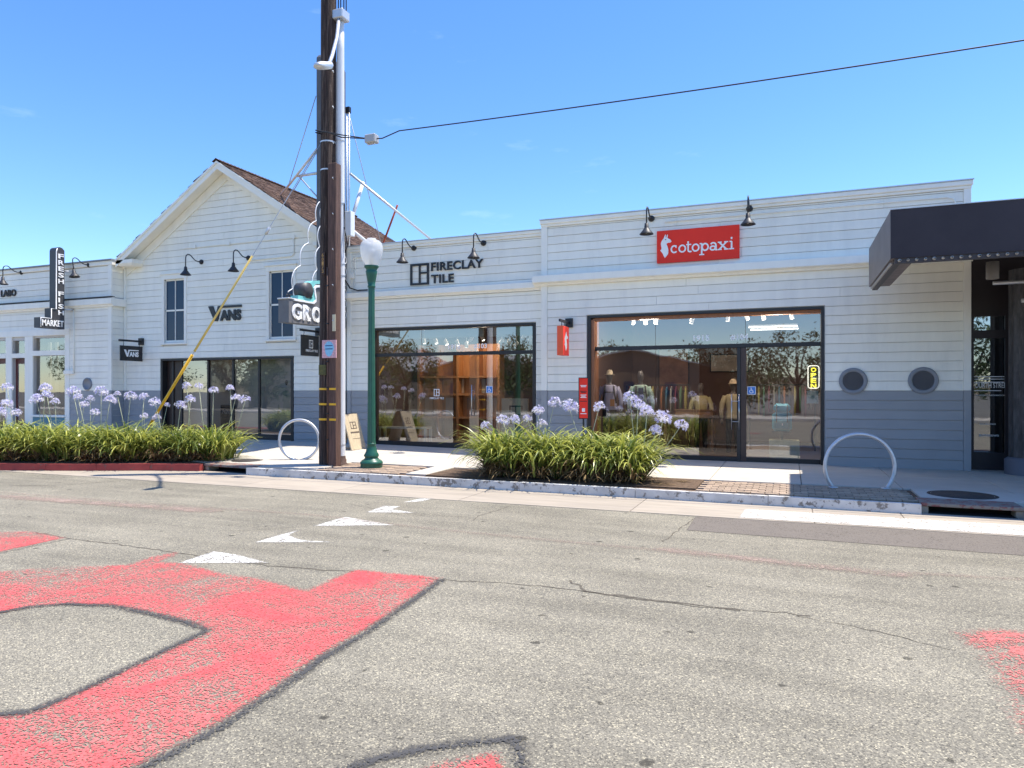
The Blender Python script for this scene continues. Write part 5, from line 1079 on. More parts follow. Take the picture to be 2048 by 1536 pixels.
gl = MB().lathe([(.115, 4.175), (.15, 4.20), (.20, 4.32), (.232, 4.45), (.235, 4.55), (.215, 4.64), (.165, 4.695), (.10, 4.71), (.095, 4.74), (.0001, 4.745)], (LX, LY, z0), 28).build('globe', gm, t)
MB().lathe([(.0001, 4.2), (.05, 4.21), (.05, 4.4), (.085, 4.42), (.085, 4.52), (.0001, 4.53)], (LX, LY, z0), 14).build('lamp_element', mat('lamp_white', (.7, .7, .7), .4), gl)

# hoop bicycle racks
def hoop(lab, X, Y, rad, top, rz):
    z = sz(X, Y); t = thing('hoop_rack', lab, 'bike rack', (X, Y, z), 'hoop bicycle racks')
    cz = top-rad; a0 = math.degrees(math.asin(max(-1, -cz/rad)))
    pts = [(rad*math.cos(R(a)), 0, cz+rad*math.sin(R(a))) for a in np.linspace(a0, 180-a0, 44)]
    o = len(pts); M = Matrix.Translation((X, Y, z)) @ Matrix.Rotation(rz, 4, 'Z')
    MB().tube(pts, .031, 12).xf(M).build('hoop', galv, t)
    for s in (pts[0], pts[-1]): MB().lathe([(.075, .0), (.075, .010), (.03, .014)], (s[0], s[1], .001), 14).xf(M).build('foot_plate', galv, t)
g_ = gnd(604, 921); hoop('steel hoop bicycle rack tucked just left of the utility pole', g_.x, g_.y-.1, .455, .90, R(20))
g_ = gnd(1719, 976); hoop('steel hoop bicycle rack standing alone in the canopy shade', g_.x, g_.y, .535, .885, R(12))

# A-frame board
ax, ay = -10.62, 15.25; z = sz(ax, ay)
t = thing('sidewalk_board', 'tan wooden folding sidewalk board with dark square logo', 'signboard', (ax, ay, z))
for s, m in ((1, wood), (-1, wood)):
    f = lambda a, b, h: (ax+s*(.04+.27*(1-b))+h*s, ay-.32+.64*a, z+.90*b)
    mb = MB(); mb.prism([(0, 0), (1, 0), (1, 1), (0, 1)] if s > 0 else [(0, 0), (0, 1), (1, 1), (1, 0)], 0, .03, f); mb.build('panel', m, t)
    if s > 0:
        ff = lambda a, b, h: (ax+(.04+.27*(1-b))+h+.032, ay-.32+.64*a, z+.90*b)
        for a0, a1, b0, b1 in ((.30, .34, .58, .78), (.66, .70, .58, .78), (.34, .66, .58, .60), (.34, .66, .76, .78), (.47, .51, .60, .76), (.51, .66, .67, .69), (.2, .8, .46, .50), (.25, .75, .30, .31)): MB().prism([(a0, b0), (a1, b0), (a1, b1), (a0, b1)], 0, .002, ff).build('logo_bar', mat('board_print', (.12, .09, .07), .7), t)
bx('ridge_hinge', black, t, ax-.03, ax+.05, ay-.3, ay+.3, z+.895, z+.91)
# red standing sign
sx_, sy_ = wx(1167, 15.7), 15.7; zt, zb_ = wz(1167, 755, sy_), wz(1167, 838, sy_); hw = .115
t = thing('standing_sign', 'slim red standing sign in black frame beside the right shop window', 'sign', (sx_, sy_, 0))
M = Matrix.Translation((sx_, sy_, 0)) @ Matrix.Rotation(R(14), 4, 'Z')
MB().box(-hw, hw, -.012, .012, zb_, zt, c=.003).xf(M).build('frame', black, t); MB().box(-hw+.018, hw-.018, -.016, -.0125, zb_+.02, zt-.02).xf(M).build('red_panel', redsign, t)
for k, (zz, w2, m) in enumerate(((.80, .07, lett), (.77, .06, lett), (.66, .075, black), (.63, .06, black), (.57, .07, lett), (.54, .05, lett), (.51, .07, lett), (.42, .08, black), (.12, .07, lett))):
    z_ = zb_+(zt-zb_)*zz; MB().box(-w2, w2, -.0185, -.0165, z_, z_+.016).xf(M).build('print_line', m, t)
MB().box(-.035, .035, -.0185, -.0165, zb_+.17, zb_+.25).xf(M).build('print_block', lett, t)
MB().box(-.02, .02, -.02, .02, .02, zb_, c=.003).xf(M).build('stand_post', black, t); MB().lathe([(.19, 0), (.19, .012), (.03, .025)], (sx_, sy_, 0), 20).build('stand_base', black, t)

# ================================================================== INSIDE THE SHOP WINDOWS
yi = YC+.55
def isa(parent, X, Y, Z, s):
    bx('sticker_border', lett, parent, X-s*.55, X+s*.55, Y-.006, Y-.004, Z-s*.55, Z+s*.55); bx('sticker_face', mat('access_blue', (.06, .22, .62), .5), parent, X-s*.48, X+s*.48, Y-.009, Y-.0065, Z-s*.48, Z+s*.48)
    mb = MB(); f = lambda a, b, h: (X+a*s, Y-.0095-h, Z+b*s)
    ribbon(mb, arc(-.02, -.12, .22, .22, 110, 400, 14), .07, f, .0005); ribbon(mb, [(-.04, .2), (-.04, -.02), (.14, -.02), (.22, -.26), (.3, -.24)], .075, f, .0012); ribbon(mb, [(-.04, .1), (.12, .1)], .06, f, .0018); ribbon(mb, arc(-.05, .31, .035, .035, 0, 360, 8)[:-1], .07, f, .0009, True)
    mb.build('wheelchair_symbol', lett, parent)
for px, py, Y, lab in ((1503, 781, g0, 'blue and white wheelchair sticker on the right shop door glass'), (979, 779, g1, 'blue and white wheelchair sticker on the middle shop door glass')):
    p_ = wall(px, py, Y); t = thing('access_sticker', lab, 'sticker', p_); isa(t, p_.x, Y, p_.z, .165)
# lit OPEN sign
yo = g0+.06; p_ = wall(1627, 754, yo); t = thing('open_sign', 'lit yellow vertical OPEN sign with pale border in the window', 'sign', p_)
hw, hh = .13, .265
bx('backing', mat('smoked_backing', (.05, .045, .03), .4), t, p_.x-hw, p_.x+hw, yo, yo+.02, p_.z-hh, p_.z+hh, c=.005)
mb = MB(); c_ = .05; pr = []
for (sx2, sz2), a0 in (((1, 1), 0), ((-1, 1), 90), ((-1, -1), 180), ((1, -1), 270)): pr += [(p_.x+sx2*(hw-.02-c_)+c_*math.cos(R(a0+a)), yo-.012, p_.z+sz2*(hh-.02-c_)+c_*math.sin(R(a0+a))) for a in (0, 30, 60, 90)]
mb.tube(pr+[pr[0]], .011, 6); mb.build('border_tube', mat('lit_white_tube', (.9, .9, .85), .4, emit=(1, .97, .85), estr=.9), t)
for i, ch in enumerate('OPEN'): text('letter', ch, mat('lit_yellow_letter', (.9, .85, .1), .4, emit=(1, .86, .05), estr=1.3), t, (p_.x-.055, yo-.004, p_.z+hh-.155-i*.117), EX, EZ, .11, .095, .012, .03)
p_ = wall(1625, 794, g0+.02); t = thing('paper_notice', 'pale paper notice taped below the yellow neon sign', 'notice', p_); bx('sheet', mat('paper', (.62, .70, .66), .8), t, p_.x-.115, p_.x+.115, g0+.014, g0+.018, p_.z-.14, p_.z+.14)
for k in range(6): bx('print_line', mat('grey_print', (.35, .42, .40), .8), t, p_.x-.08, p_.x+.08-.03*(k % 2), g0+.0125, g0+.0138, p_.z+.09-k*.035, p_.z+.097-k*.035)
# backpack on crate
yb_ = g0+.38; p_ = wall(1564, 862, yb_); zf = .03
cw = [wx(1538, yb_-.2), wx(1599, yb_-.2)]; zc1 = wz(1566, 880, yb_-.2)
t = thing('display_crate', 'pale wooden display crate on the floor below the teal backpack', 'crate', ((cw[0]+cw[1])/2, yb_, zf))
for k in range(4):
    a = zf+(zc1-zf)*k/4; b = zf+(zc1-zf)*(k+1)/4-.008
    bx('slat', mat('pale_crate_wood', (.72, .66, .40), .7, var=.15, vscale=6, rand=.12), t, cw[0], cw[1], yb_-.24, yb_-.22, a, b)
bx('crate_body', MATS['pale_crate_wood'], t, cw[0]+.005, cw[1]-.005, yb_-.219, yb_+.22, zf, zc1-.01)
zq = zc1; bz = wz(1564, 862, yb_); 
t2 = thing('display_stand', 'slim dark stand carrying the teal backpack in the window', 'stand', (p_.x, yb_, zq)); bx('post', black, t2, p_.x-.03, p_.x+.03, yb_-.03, yb_+.03, zq, bz-.02); bx('plate', black, t2, p_.x-.2, p_.x+.2, yb_-.14, yb_+.14, bz-.02, bz)
t = thing('backpack', 'teal blue backpack with lid pocket standing in the right shop window', 'backpack', (p_.x, yb_, bz)); tb = mat('teal_nylon', (.10, .46, .58), .55, var=.12, vscale=12)
sc_ = .62
def rbox(a0, a1, b0, b1, c0, c1, r=.05):
    mb = MB(); mb.box(a0, a1, b0, b1, c0, c1, c=r); return mb
rbox(p_.x-.21, p_.x+.21, yb_-.14, yb_+.14, bz, bz+sc_*.68, .06).build('pack_body', tb, t); rbox(p_.x-.18, p_.x+.18, yb_-.15, yb_+.13, bz+sc_*.69, bz+sc_, .06).build('pack_lid', tb, t); rbox(p_.x-.16, p_.x+.16, yb_-.20, yb_-.12, bz+.04, bz+.26, .03).build('front_pocket', mat('dark_teal_nylon', (.06, .28, .36), .55), t)
for s in (-1, 1): MB().tube([(p_.x+s*.11, yb_-.15, bz+sc_*.95), (p_.x+s*.11, yb_-.165, bz+sc_*.6), (p_.x+s*.11, yb_-.205, bz+.2)], .012, 5).build('strap', black, t)
bx('pack_logo', lett, t, p_.x-.0, p_.x+.022, yb_-.207, yb_-.2005, bz+.13, bz+.185)
# dressed mannequins
def mannequin(lab, px, Y, shirt, trousers, hat=None, strap=None, extra=None, zf=.03, head=True, scale=1.0, rz=0):
    X = wx(px, Y); t = thing('mannequin', lab, 'mannequin', (0, 0, 0), 'shop window mannequins'); s = scale
    b = MB(); sk = mat('grey_mannequin', (.14, .12, .11), .5)
    secs = [(.92, 0, 0, .16, .115), (1.0, 0, 0, .155, .11), (1.12, 0, 0, .135, .10), (1.30, 0, -.005, .165, .115), (1.42, 0, 0, .18, .10), (1.48, 0, 0, .12, .08), (1.51, 0, 0, .06, .06), (1.58, 0, -.01, .05, .055), (1.61, 0, -.015, .065, .075), (1.68, 0, -.02, .078, .098), (1.75, 0, -.015, .075, .095), (1.81, 0, -.01, .05, .06), (1.83, 0, -.01, .02, .02)]
    body = b.loft([tuple(v*s if i else v*s for i, v in enumerate(q)) for q in secs], 16).build('body', sk, t)
    c = MB(); c.loft([(z*s, cx*s, cy*s, (rx+.025)*s, (ry+.025)*s) for z, cx, cy, rx, ry in ((.86, 0, 0, .18, .13),)+tuple(secs[:6])], 16)
    for e in (-1, 1): c.tube([(e*.18*s, 0, 1.43*s), (e*.26*s, .0, 1.25*s), (e*.29*s, -.03, 1.08*s), (e*.29*s, -.09, .88*s)], [.068*s, .062*s, .052*s, .042*s], 10)
    c.build('jacket', shirt, t)
    hnd = MB()
    for e in (-1, 1): hnd.tube([(e*.29*s, -.09, .88*s), (e*.29*s, -.11, .80*s), (e*.285*s, -.12, .74*s)], [.03, .035, .018], 8)
    hnd.build('hands', sk, t)
    l = MB()
    for e in (-1, 1): l.tube([(e*.085*s, 0, .93*s), (e*.10*s, -.01, .50*s), (e*.11*s, 0, .05*s)], [.095*s, .075*s, .06*s], 12)
    l.build('trousers', trousers, t)
    if hat: MB().loft([(1.735*s, 0, -.04, .13*s, .16*s), (1.745*s, 0, -.03, .12*s, .15*s), (1.75*s, 0, -.015, .088*s, .108*s), (1.82*s, 0, -.01, .075*s, .09*s), (1.86*s, 0, -.01, .04*s, .05*s)], 16).build('cap', hat, t)
    if strap:
        for e in (-1, 1): MB().tube([(e*.10*s, .1, 1.50*s), (e*.11*s, -.10, 1.44*s), (e*.13*s, -.15, 1.25*s), (e*.17*s, -.12, 1.02*s)], .02, 6).build('strap', strap, t)
        MB().tube([(-.12*s, -.155, 1.30*s), (.12*s, -.155, 1.30*s)], .012, 6).build('chest_strap', strap, t)
    if extra: bx('colour_patch', extra[1], t, *[v*s for v in extra[0]])
    t.location = (X, Y, zf); t.rotation_euler = (0, 0, rz); return t
lil = mat('lilac_cloth', (.58, .54, .70), .8); mint = mat('mint_cloth', (.46, .60, .48), .8); dkc = mat('dark_cloth', (.03, .03, .04), .85); tan = mat('tan_cloth', (.62, .50, .34), .85); orc = mat('orange_cloth', (.55, .22, .05), .8)
mannequin('mannequin in lilac jacket, black straps and tan cap in the right shop window', 1219, g0+.7, lil, dkc, tan, black, ((.02, .13, -.165, -.14, .95, 1.12), orc), rz=R(12), zf=.26)
mannequin('mannequin in mint jacket with black straps, second in the right shop window', 1281, g0+.75, mint, dkc, None, black, ((-.06, .06, -.165, -.135, 1.0, 1.40), mat('navy_cloth', (.05, .08, .15), .8)), rz=R(14), zf=.26)
mannequin('mannequin in cap and cream vest deep inside the open right shop door', 1466, g0+1.5, mat('cream_cloth', (.48, .42, .26), .8), dkc, tan, None, None, rz=R(15))
mannequin('mannequin in pale yellow top seen at the back of the right shop', 1402, g0+2.6, mat('pale_yellow_cloth', (.5, .44, .22), .8), dkc, None, None, None, scale=.97)
mannequin('mannequin in white shirt and teal trousers in the gabled shop window', 393, g2+.7, mat('pale_stripe_cloth', (.34, .40, .42), .8), mat('teal_cloth', (.07, .22, .24), .8), None, None, None, zf=.14, rz=R(18))
mannequin('mannequin in grey coat beside the door inside the gabled shop', 441, g2+1.2, mat('grey_coat', (.13, .125, .12), .8), dkc, None, None, None, zf=.14)
mannequin('mannequin in long pale green top at right end of the gabled shop window', 577, g2+.55, mat('pale_green_cloth', (.40, .46, .40), .8), mat('check_cloth', (.16, .20, .25), .8), None, None, None, zf=.14)
# display table
X0, X1 = wx(1330, g0+2.2), wx(1432, g0+2.2); Yt = g0+2.2
t = thing('display_table', 'wooden display table with boxes inside the right shop', 'table', ((X0+X1)/2, Yt, .03)); tw = mat('brown_table_wood', (.26, .15, .09), .6)
bx('table_top', tw, t, X0, X1, Yt-.35, Yt+.35, .90, .95, c=.005)
for x in (X0+.06, X1-.06):
    for y in (Yt-.3, Yt+.3): bx('leg', tw, t, x-.03, x+.03, y-.03, y+.03, .03, .899)
t = thing('cardboard_box', 'brown cardboard box lying on the display table inside the right shop', 'box', ((X0+X1)/2, Yt, .95)); bx('carton', mat('cardboard', (.33, .19, .10), .8), t, X0+.3, X1-.05, Yt-.2, Yt+.2, .951, 1.08, c=.006); bx('lid_flap', MATS['cardboard'], t, X0+.28, X1-.03, Yt-.22, Yt+.22, 1.081, 1.10)
# bench and tile boards in the middle shop
Yb = g1+.45; b0, b1 = wx(763, Yb), wx(858, Yb)
t = thing('bench', 'plain white bench behind the left pane of the middle shop', 'bench', ((b0+b1)/2, Yb, .12)); bw = mat('white_bench', (.62, .61, .56), .5); zt_ = wz(800, 853, Yb)
bx('seat', bw, t, b0, b1, Yb-.18, Yb+.18, zt_-.05, zt_, c=.004)
for x in (b0+.03, b1-.03):
    for y in (Yb-.15, Yb+.15): bx('leg', bw, t, x-.03, x+.03, y-.03, y+.03, .12, zt_-.051)
Ys = g1+2.4; t = thing('shelf_wall', 'orange brown timber shelving with tile panels inside the middle shop', 'shelving', (wx(900, Ys), Ys, .12))
sx0, sx1 = wx(835, Ys), wx(1000, Ys)
bx('back_panel', woodo, t, sx0, sx1, Ys+.3, Ys+.34, .12, 3.0)
for z in (.75, 1.45, 1.98): bx('shelf', woodo, t, sx0, sx1, Ys, Ys+.299, z, z+.06)
for x in np.linspace(sx0, sx1-.08, 5): bx('upright', woodo, t, x, x+.07, Ys-.01, Ys+.299, .12, 3.0)
for i, x in enumerate(np.linspace(sx0+.15, sx1-.45, 7)): bx('tile_panel', mat('tile_%d' % (i % 3), ((.42, .30, .2), (.25, .13, .07), (.34, .33, .30))[i % 3], .4), t, x, x+.26, Ys+.2, Ys+.24, 1.52 if i % 2 else .82, 1.95 if i % 2 else 1.38)
Yd = g1+.9; d0, d1 = wx(1003, Yd), wx(1056, Yd); t = thing('display_board', 'pale display board with dark square logo behind the right pane of the middle shop', 'board', ((d0+d1)/2, Yd, .12)); zt_ = wz(1030, 797, Yd); pb = mat('pale_board', (.40, .38, .30), .7)
bx('board', pb, t, d0, d1, Yd, Yd+.05, .12, zt_, c=.004); lw2_ = (d1-d0)
for a, b, c, d in ((.3, .35, .45, .85), (.75, .8, .45, .85), (.35, .75, .45, .48), (.35, .75, .82, .85), (.52, .56, .48, .82), (.56, .75, .64, .67)): bx('logo_bar', black, t, d0+a*lw2_, d0+b*lw2_, Yd-.006, Yd-.001, .12+c*(zt_-.12), .12+d*(zt_-.12))
# window stickers of the middle shop
for s, px, py, w, h in (('FIRECLAY TILE', 858, 801, .40, .05),): pass
p_ = wall(868, 796, g1); t = thing('window_decal', 'white square logo decal with lettering on the middle shop door glass', 'decal', p_)
for a, b, c, d in ((0, .1, 0, 1), (.9, 1, 0, 1), (.1, .9, 0, .09), (.1, .9, .91, 1), (.42, .52, .09, .91), (.52, .9, .5, .59)): bx('logo_bar', lett, t, p_.x+a*.165, p_.x+b*.165, g1-.008, g1-.004, p_.z+.05+c*.19, p_.z+.05+d*.19)
text('letters', 'FIRECLAY TILE', lett, t, (p_.x-.12, g1-.004, p_.z-.03), EX, EZ, .42, .05, .003, .01)
# spotlights on tracks and a pair of tube lights
spm = mat('white_spotlight', (.72, .72, .72), .4); lens = mat('lit_lens', (1, 1, 1), .3, emit=(1, .93, .8), estr=6)
def spot(lab, p, tilt, grp, zc):
    t = thing('spotlight', lab, 'spotlight', (0, 0, 0), grp)
    MB().tube([(0, 0, .05), (0, 0, zc-p.z)], .01, 5).build('stem', spm, t); M = Matrix.Rotation(R(tilt), 4, 'Y')
    MB().lathe([(.0001, .06), (.045, .06), (.05, .04), (.05, -.10), (.045, -.105)], (0, 0, 0), 12).xf(M).build('can', spm, t); MB().lathe([(.044, -.10), (.0001, -.10)], (0, 0, 0), 12).xf(M).build('lens', lens, t)
    t.location = p
for i, (px, py) in enumerate(((1266, 641), (1290, 641), (1312, 640), (1384, 639), (1456, 634), (1492, 632), (1526, 631), (1583, 629))): spot('white track spotlight inside the right shop transom, %s from the left' % ORD[i], wall(px, py, g0+.8), random.uniform(-30, 30), 'spotlights in the right shop', 3.89)
for i, (px, py) in enumerate(((848, 680), (871, 680), (891, 683), (914, 684), (933, 688), (943, 676), (964, 674), (1004, 682), (1019, 682), (1033, 687), (1049, 671), (1062, 674))): spot('white track spotlight inside the middle shop transom, %s from the left' % ORD[i], wall(px, py, g1+.9), random.uniform(-45, 45), 'spotlights in the middle shop', 3.74)
for i, (px0, py0, px1, py1) in enumerate(((1497, 655, 1595, 651), (1501, 660, 1597, 656))):
    a, b = wall(px0, py0, g0+3.0+.5*i), wall(px1, py1, g0+3.0+.5*i); t = thing('tube_light', ('upper' if i == 0 else 'lower')+' white tube light on the ceiling of the right shop', 'tube light', a, 'tube lights in the right shop')
    MB().tube([a, (b.x, a.y, a.z)], .014, 8).build('tube', mat('lit_tube', (1, 1, 1), .3, emit=(1, .97, .92), estr=2.2), t); bx('housing', spm, t, a.x, b.x, a.y-.03, a.y+.03, a.z+.024, a.z+.06)
for nm, X, Y, Z, e, c in (('right_shop', -3.2, g0+.5, 3.2, 55, (1, .88, .75)), ('right_shop', -.3, g0+.35, 2.9, 60, (1, .88, .75)), ('middle_shop', -8.3, g1+1.6, 3.2, 45, (1, .8, .6)), ('gabled_shop', -16.0, g2+.6, 2.75, 22, (1, .75, .6)), ('left_shop', -23.5, YL+1.6, 3.2, 14, (1, .9, .75))):
    l = bpy.data.lights.new('shop_fill_light', 'POINT'); l.energy = e; l.color = c; l.shadow_soft_size = .25; o = bpy.data.objects.new('shop_fill_light', l); COL.objects.link(o); o.location = (X, Y, Z)  # added point lights without fittings, brightening the interiors and window displays
# chalk board inside the gabled shop
p_ = wall(455, 822, g2+.35); t = thing('chalk_board', 'dark chalk board with hand lettering behind the gabled shop door', 'board', (p_.x, g2+.35, .14)); bx('board', dkc, t, p_.x-.28, p_.x+.28, g2+.35, g2+.38, .14, 1.15); text('chalk_letters', 'PAWS', lett, t, (p_.x-.2, g2+.348, 1.0-.14), EX, EZ, .32, .13, .003)

# clothes rails and framed boards at the back of the right and gabled shops
def rail(lab, x0, x1, Y, zf, zr, cols, n):
    t = thing('clothes_rail', lab, 'clothes rail', ((x0+x1)/2, Y, zf), 'clothes rails in the shops'); mb = MB(); mb.tube([(x0, Y, zf), (x0, Y, zr), (x1, Y, zr), (x1, Y, zf)], .018, 8); mb.build('rail', black, t)
    for i in range(n):
        x = x0+.1+(x1-x0-.2)*i/(n-1); h = random.uniform(.6, .85); w = random.uniform(.19, .24); c = cols[i % len(cols)]
        MB().loft([(zr-h, x, Y, .025, w*1.05), (zr-h*.5, x, Y, .03, w), (zr-.16, x, Y, .03, w*.95), (zr-.08, x, Y, .022, w*.5), (zr-.03, x, Y, .008, .02)], 8).build('garment', c, t)
cc = [mat('garment_%d' % i, c, .85) for i, c in enumerate(((.55, .20, .08), (.10, .22, .30), (.50, .46, .38), (.30, .08, .10), (.16, .30, .18), (.60, .50, .15), (.08, .08, .10)))]
rail('rail of mixed bright jackets behind the mannequins at left in the right shop', -4.2, -2.5, g0+2.6, .03, 1.75, cc, 13)
rail('rail of mixed jackets behind the teal backpack in the right shop', -1.0, .6, g0+3.2, .03, 1.75, cc[::-1], 12)
rail('rail of shirts at the back of the gabled shop', -16.9, -15.0, g2+2.4, .14, 1.85, [cc[0], cc[2], cc[6], cc[3]], 12)
for k, (X, Y, z0_, w_, h_, c, lab) in enumerate(((-2.3, g0+6.08, 2.2, 1.1, .5, (.5, .45, .4), 'pale framed wall board above the table at the back of the right shop'), (-3.9, g0+6.08, 1.6, .9, 1.3, (.35, .16, .10), 'tall rust coloured wall board at the back left of the right shop'), (-15.6, g2+4.28, 1.75, 1.6, .8, (.42, .13, .07), 'orange wall board at the back of the gabled shop'))):
    t = thing('wall_board', lab, 'board', (X, Y, z0_)); bx('frame', dkc, t, X-.03, X+w_+.03, Y, Y+.03, z0_-.03, z0_+h_+.03); bx('panel', mat('wall_board_%d' % k, c, .7, var=.3, vscale=4), t, X, X+w_, Y-.01, Y-.001, z0_, z0_+h_)

# ================================================================== AGAPANTHUS BEDS
def strap_leaves(n, pos_fn, zfn, L0, L1, w0, el0, el1, droop0, droop1, seg=6):
    nc = max(8, n//46); CC = np.array([pos_fn() for _ in range(nc)]); ci = rng.integers(0, nc, n); az = rng.uniform(0, 2*np.pi, n); rr = np.abs(rng.normal(0, .07, n))
    P = CC[ci].copy(); P[:, 0] += np.cos(az)*rr; P[:, 1] += np.sin(az)*rr; csc = rng.uniform(.8, 1.15, nc)[ci]
    L = rng.uniform(L0, L1, n)*csc; el = rng.uniform(R(el0), R(el1), n); dr = rng.uniform(R(droop0), R(droop1), n); w = w0*rng.uniform(.75, 1.25, n)
    x, y = P[:, 0].copy(), P[:, 1].copy(); z = np.array([zfn(a, b) for a, b in P[:, :2]]); V = np.zeros((n, seg+1, 2, 3)); T = np.zeros((n, seg+1, 2))
    tone = np.clip(rng.normal(.40, .25, n)+rng.normal(0, .1, nc)[ci], 0, 1); a2 = az+rng.normal(0, .55, n)
    for k in range(seg+1):
        s = k/seg; wk = w*(1-.92*s**2.6)*(0.75+.25*min(1, s*4)); px_, py_ = -np.sin(a2), np.cos(a2)
        V[:, k, 0] = np.stack([x+px_*wk/2, y+py_*wk/2, z], 1); V[:, k, 1] = np.stack([x-px_*wk/2, y-py_*wk/2, z], 1)
        T[:, k, :] = np.clip(tone+.30*(s-.55), 0, 1)[:, None]  # shade at the leaf base and highlight at the tip, put into the colour
        e = el-(el+dr)*s**1.5; st = L/seg; x = x+np.cos(e)*np.cos(az)*st; y = y+np.cos(e)*np.sin(az)*st; z = np.maximum(z+np.sin(e)*st, .02)
    b = (np.arange(n)*(seg+1)*2)[:, None]; q = np.arange(seg)[None, :]*2
    F = np.stack([b+q, b+q+1, b+q+3, b+q+2], -1).reshape(-1, 4)
    return V.reshape(-1, 3), F, T.reshape(-1)
def umbel(seed):
    r = np.random.default_rng(seed); V = []; F = []; T = []
    for i in range(44):
        z = r.uniform(-.35, 1); a = r.uniform(0, 6.283); q = math.sqrt(1-z*z); d = Vector((q*math.cos(a), q*math.sin(a), z)); R0 = r.uniform(.075, .115)
        u = d.orthogonal().normalized(); v = d.cross(u); c = d*R0; tn = float(np.clip(r.normal(.6, .28), 0, 1)); o = len(V)
        pw = u*.0022; V += [pw[:], (-pw)[:], (c-pw)[:], (c+pw)[:]]; F.append((o, o+1, o+2, o+3)); T += [.9]*4
        for k in range(5):
            a1 = k*1.2566+r.uniform(-.2, .2); e1 = u*math.cos(a1)+v*math.sin(a1); e2 = u*math.cos(a1+1.57)+v*math.sin(a1+1.57); o = len(V)
            V += [(c)[:], (c+d*.018+e1*.013+e2*.008)[:], (c+d*.030+e1*.034)[:], (c+d*.018+e1*.013-e2*.008)[:]]; F.append((o, o+1, o+2, o+3)); T += [max(0, tn-.3), tn, min(1, tn+.2), tn]
    return V, F, T
UMB = []
for s in range(4):
    V, F, T = umbel(40+s); o = np_mesh('flower_head', V, F, petal, None, T, smooth=False); UMB.append(o.data); bpy.data.objects.remove(o)
def heads(bed, pts, yfn, hid):
    for i, (px, py, sc) in enumerate(pts):
        Y = yfn(px); top = wall(px, py, Y); b = Vector((top.x+random.uniform(-.30, .34), Y+random.uniform(-.08, .08), .15)); b.x = min(b.x, hid)
        m_ = b.lerp(top, .55)+Vector((random.uniform(-.03, .03), 0, .0)); st = MB().tube([b, m_, top], .0085, 6, r1=.006).build('flower_stalk', stalkm, bed)
        h = link('flower_head', UMB[i % 4], st); h.location = top-ORG[bed.name]; h.rotation_euler = (random.uniform(-.35, .35), random.uniform(-.35, .35), random.uniform(0, 6.28)); h.scale = [sc*random.uniform(.9, 1.2)]*3
# left bed
def lb():
    while True:
        X = rng.uniform(-19.5, -11.95); yc = curb_y(X)+.42; 
        if X > -13.0: yc = max(yc, 11.95)
        Y = yc+rng.uniform(0, 1) ** 1.0*1.0
        if X > -12.4 and (Y > 12.7): continue
        return X, Y, 0
def lbf():
    X, Y, _ = lb(); yc = curb_y(X)+.30; return X, (yc if X < -13 else max(yc, 11.9))+abs(rng.normal(0, .22)), 0
tL = thing('agapanthus_bed', 'long bed of strap leaved agapanthus with lavender flowers behind the red curb', 'plants', (-14.5, 12.0, 0))
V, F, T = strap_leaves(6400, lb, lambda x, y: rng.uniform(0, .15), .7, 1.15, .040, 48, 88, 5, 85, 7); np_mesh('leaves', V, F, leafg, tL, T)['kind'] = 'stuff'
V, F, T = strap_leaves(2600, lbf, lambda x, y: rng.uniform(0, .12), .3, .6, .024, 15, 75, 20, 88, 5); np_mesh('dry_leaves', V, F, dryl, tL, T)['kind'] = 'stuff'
z2 = [(60, 555, 1.05), (60, 700, 1.1), (130, 765, 1), (10, 765, 1.1), (300, 655, 1.05), (370, 565, .95), (385, 615, 1), (450, 675, .7), (600, 590, 1.1), (640, 640, .8), (690, 695, .9), (740, 650, .75), (830, 590, 1), (900, 665, 1.2), (780, 760, .85), (960, 610, .7), (1070, 630, 1.1), (1180, 635, .7), (1270, 675, .9), (1370, 700, .5), (1480, 705, 1.05), (1530, 545, .8), (1630, 545, .8), (1560, 655, .9), (1750, 580, .75), (1885, 565, .75), (1930, 640, .75), (2010, 655, .85), (1180, 790, .8), (1285, 805, .7)]
heads(tL, [(a/4.096, 640+b/4.096, c) for a, b, c in z2], lambda px: 10.95+1.55*max(0, min(1, px/480))+random.uniform(-.15, .45), -12.0)
# right bed
def rb(): return rng.uniform(-5.36, -2.42), rng.uniform(11.98, 12.95), 0
def rbf(): X, Y, _ = rb(); return X, 11.9+abs(rng.normal(0, .25)), 0
tR = thing('agapanthus_bed', 'short bed of strap leaved agapanthus in front of the right shop window', 'plants', (-3.8, 12.4, 0))
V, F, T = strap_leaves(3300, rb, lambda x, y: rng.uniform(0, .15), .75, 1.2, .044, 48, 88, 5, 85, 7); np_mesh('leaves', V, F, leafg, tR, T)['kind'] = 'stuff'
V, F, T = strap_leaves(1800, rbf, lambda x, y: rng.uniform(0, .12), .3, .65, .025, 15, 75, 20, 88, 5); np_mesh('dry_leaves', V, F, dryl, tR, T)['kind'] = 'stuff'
z8 = [(1109, 806, 1), (1139, 818, 1.15), (1198, 815, 1), (1260, 797, 1.05), (1276, 812, 1.1), (1294, 826, .9), (1326, 837, 1.1), (1311, 863, 1.05), (1362, 852, 1), (972, 853, .85), (1005, 842, 1), (1028, 841, .8), (1055, 838, .75), (1084, 850, .85), (1076, 822, .85)]
heads(tR, z8, lambda px: 12.4+random.uniform(-.25, .3), -2.35)
# leaf litter
V, F, T = strap_leaves(500, lambda: (rng.uniform(-6.4, -1.45), rng.uniform(11.75, 12.98), 0), lambda x, y: .004, .06, .16, .018, 0, 8, 0, 10, 2); V[:, 2] = np.abs(V[:, 2])*.15+.004; lit = np_mesh('leaf_litter', V, F, dryl, None, T); tag(lit, 'dry leaf litter around the right flower bed', 'leaf litter', None, 'stuff')

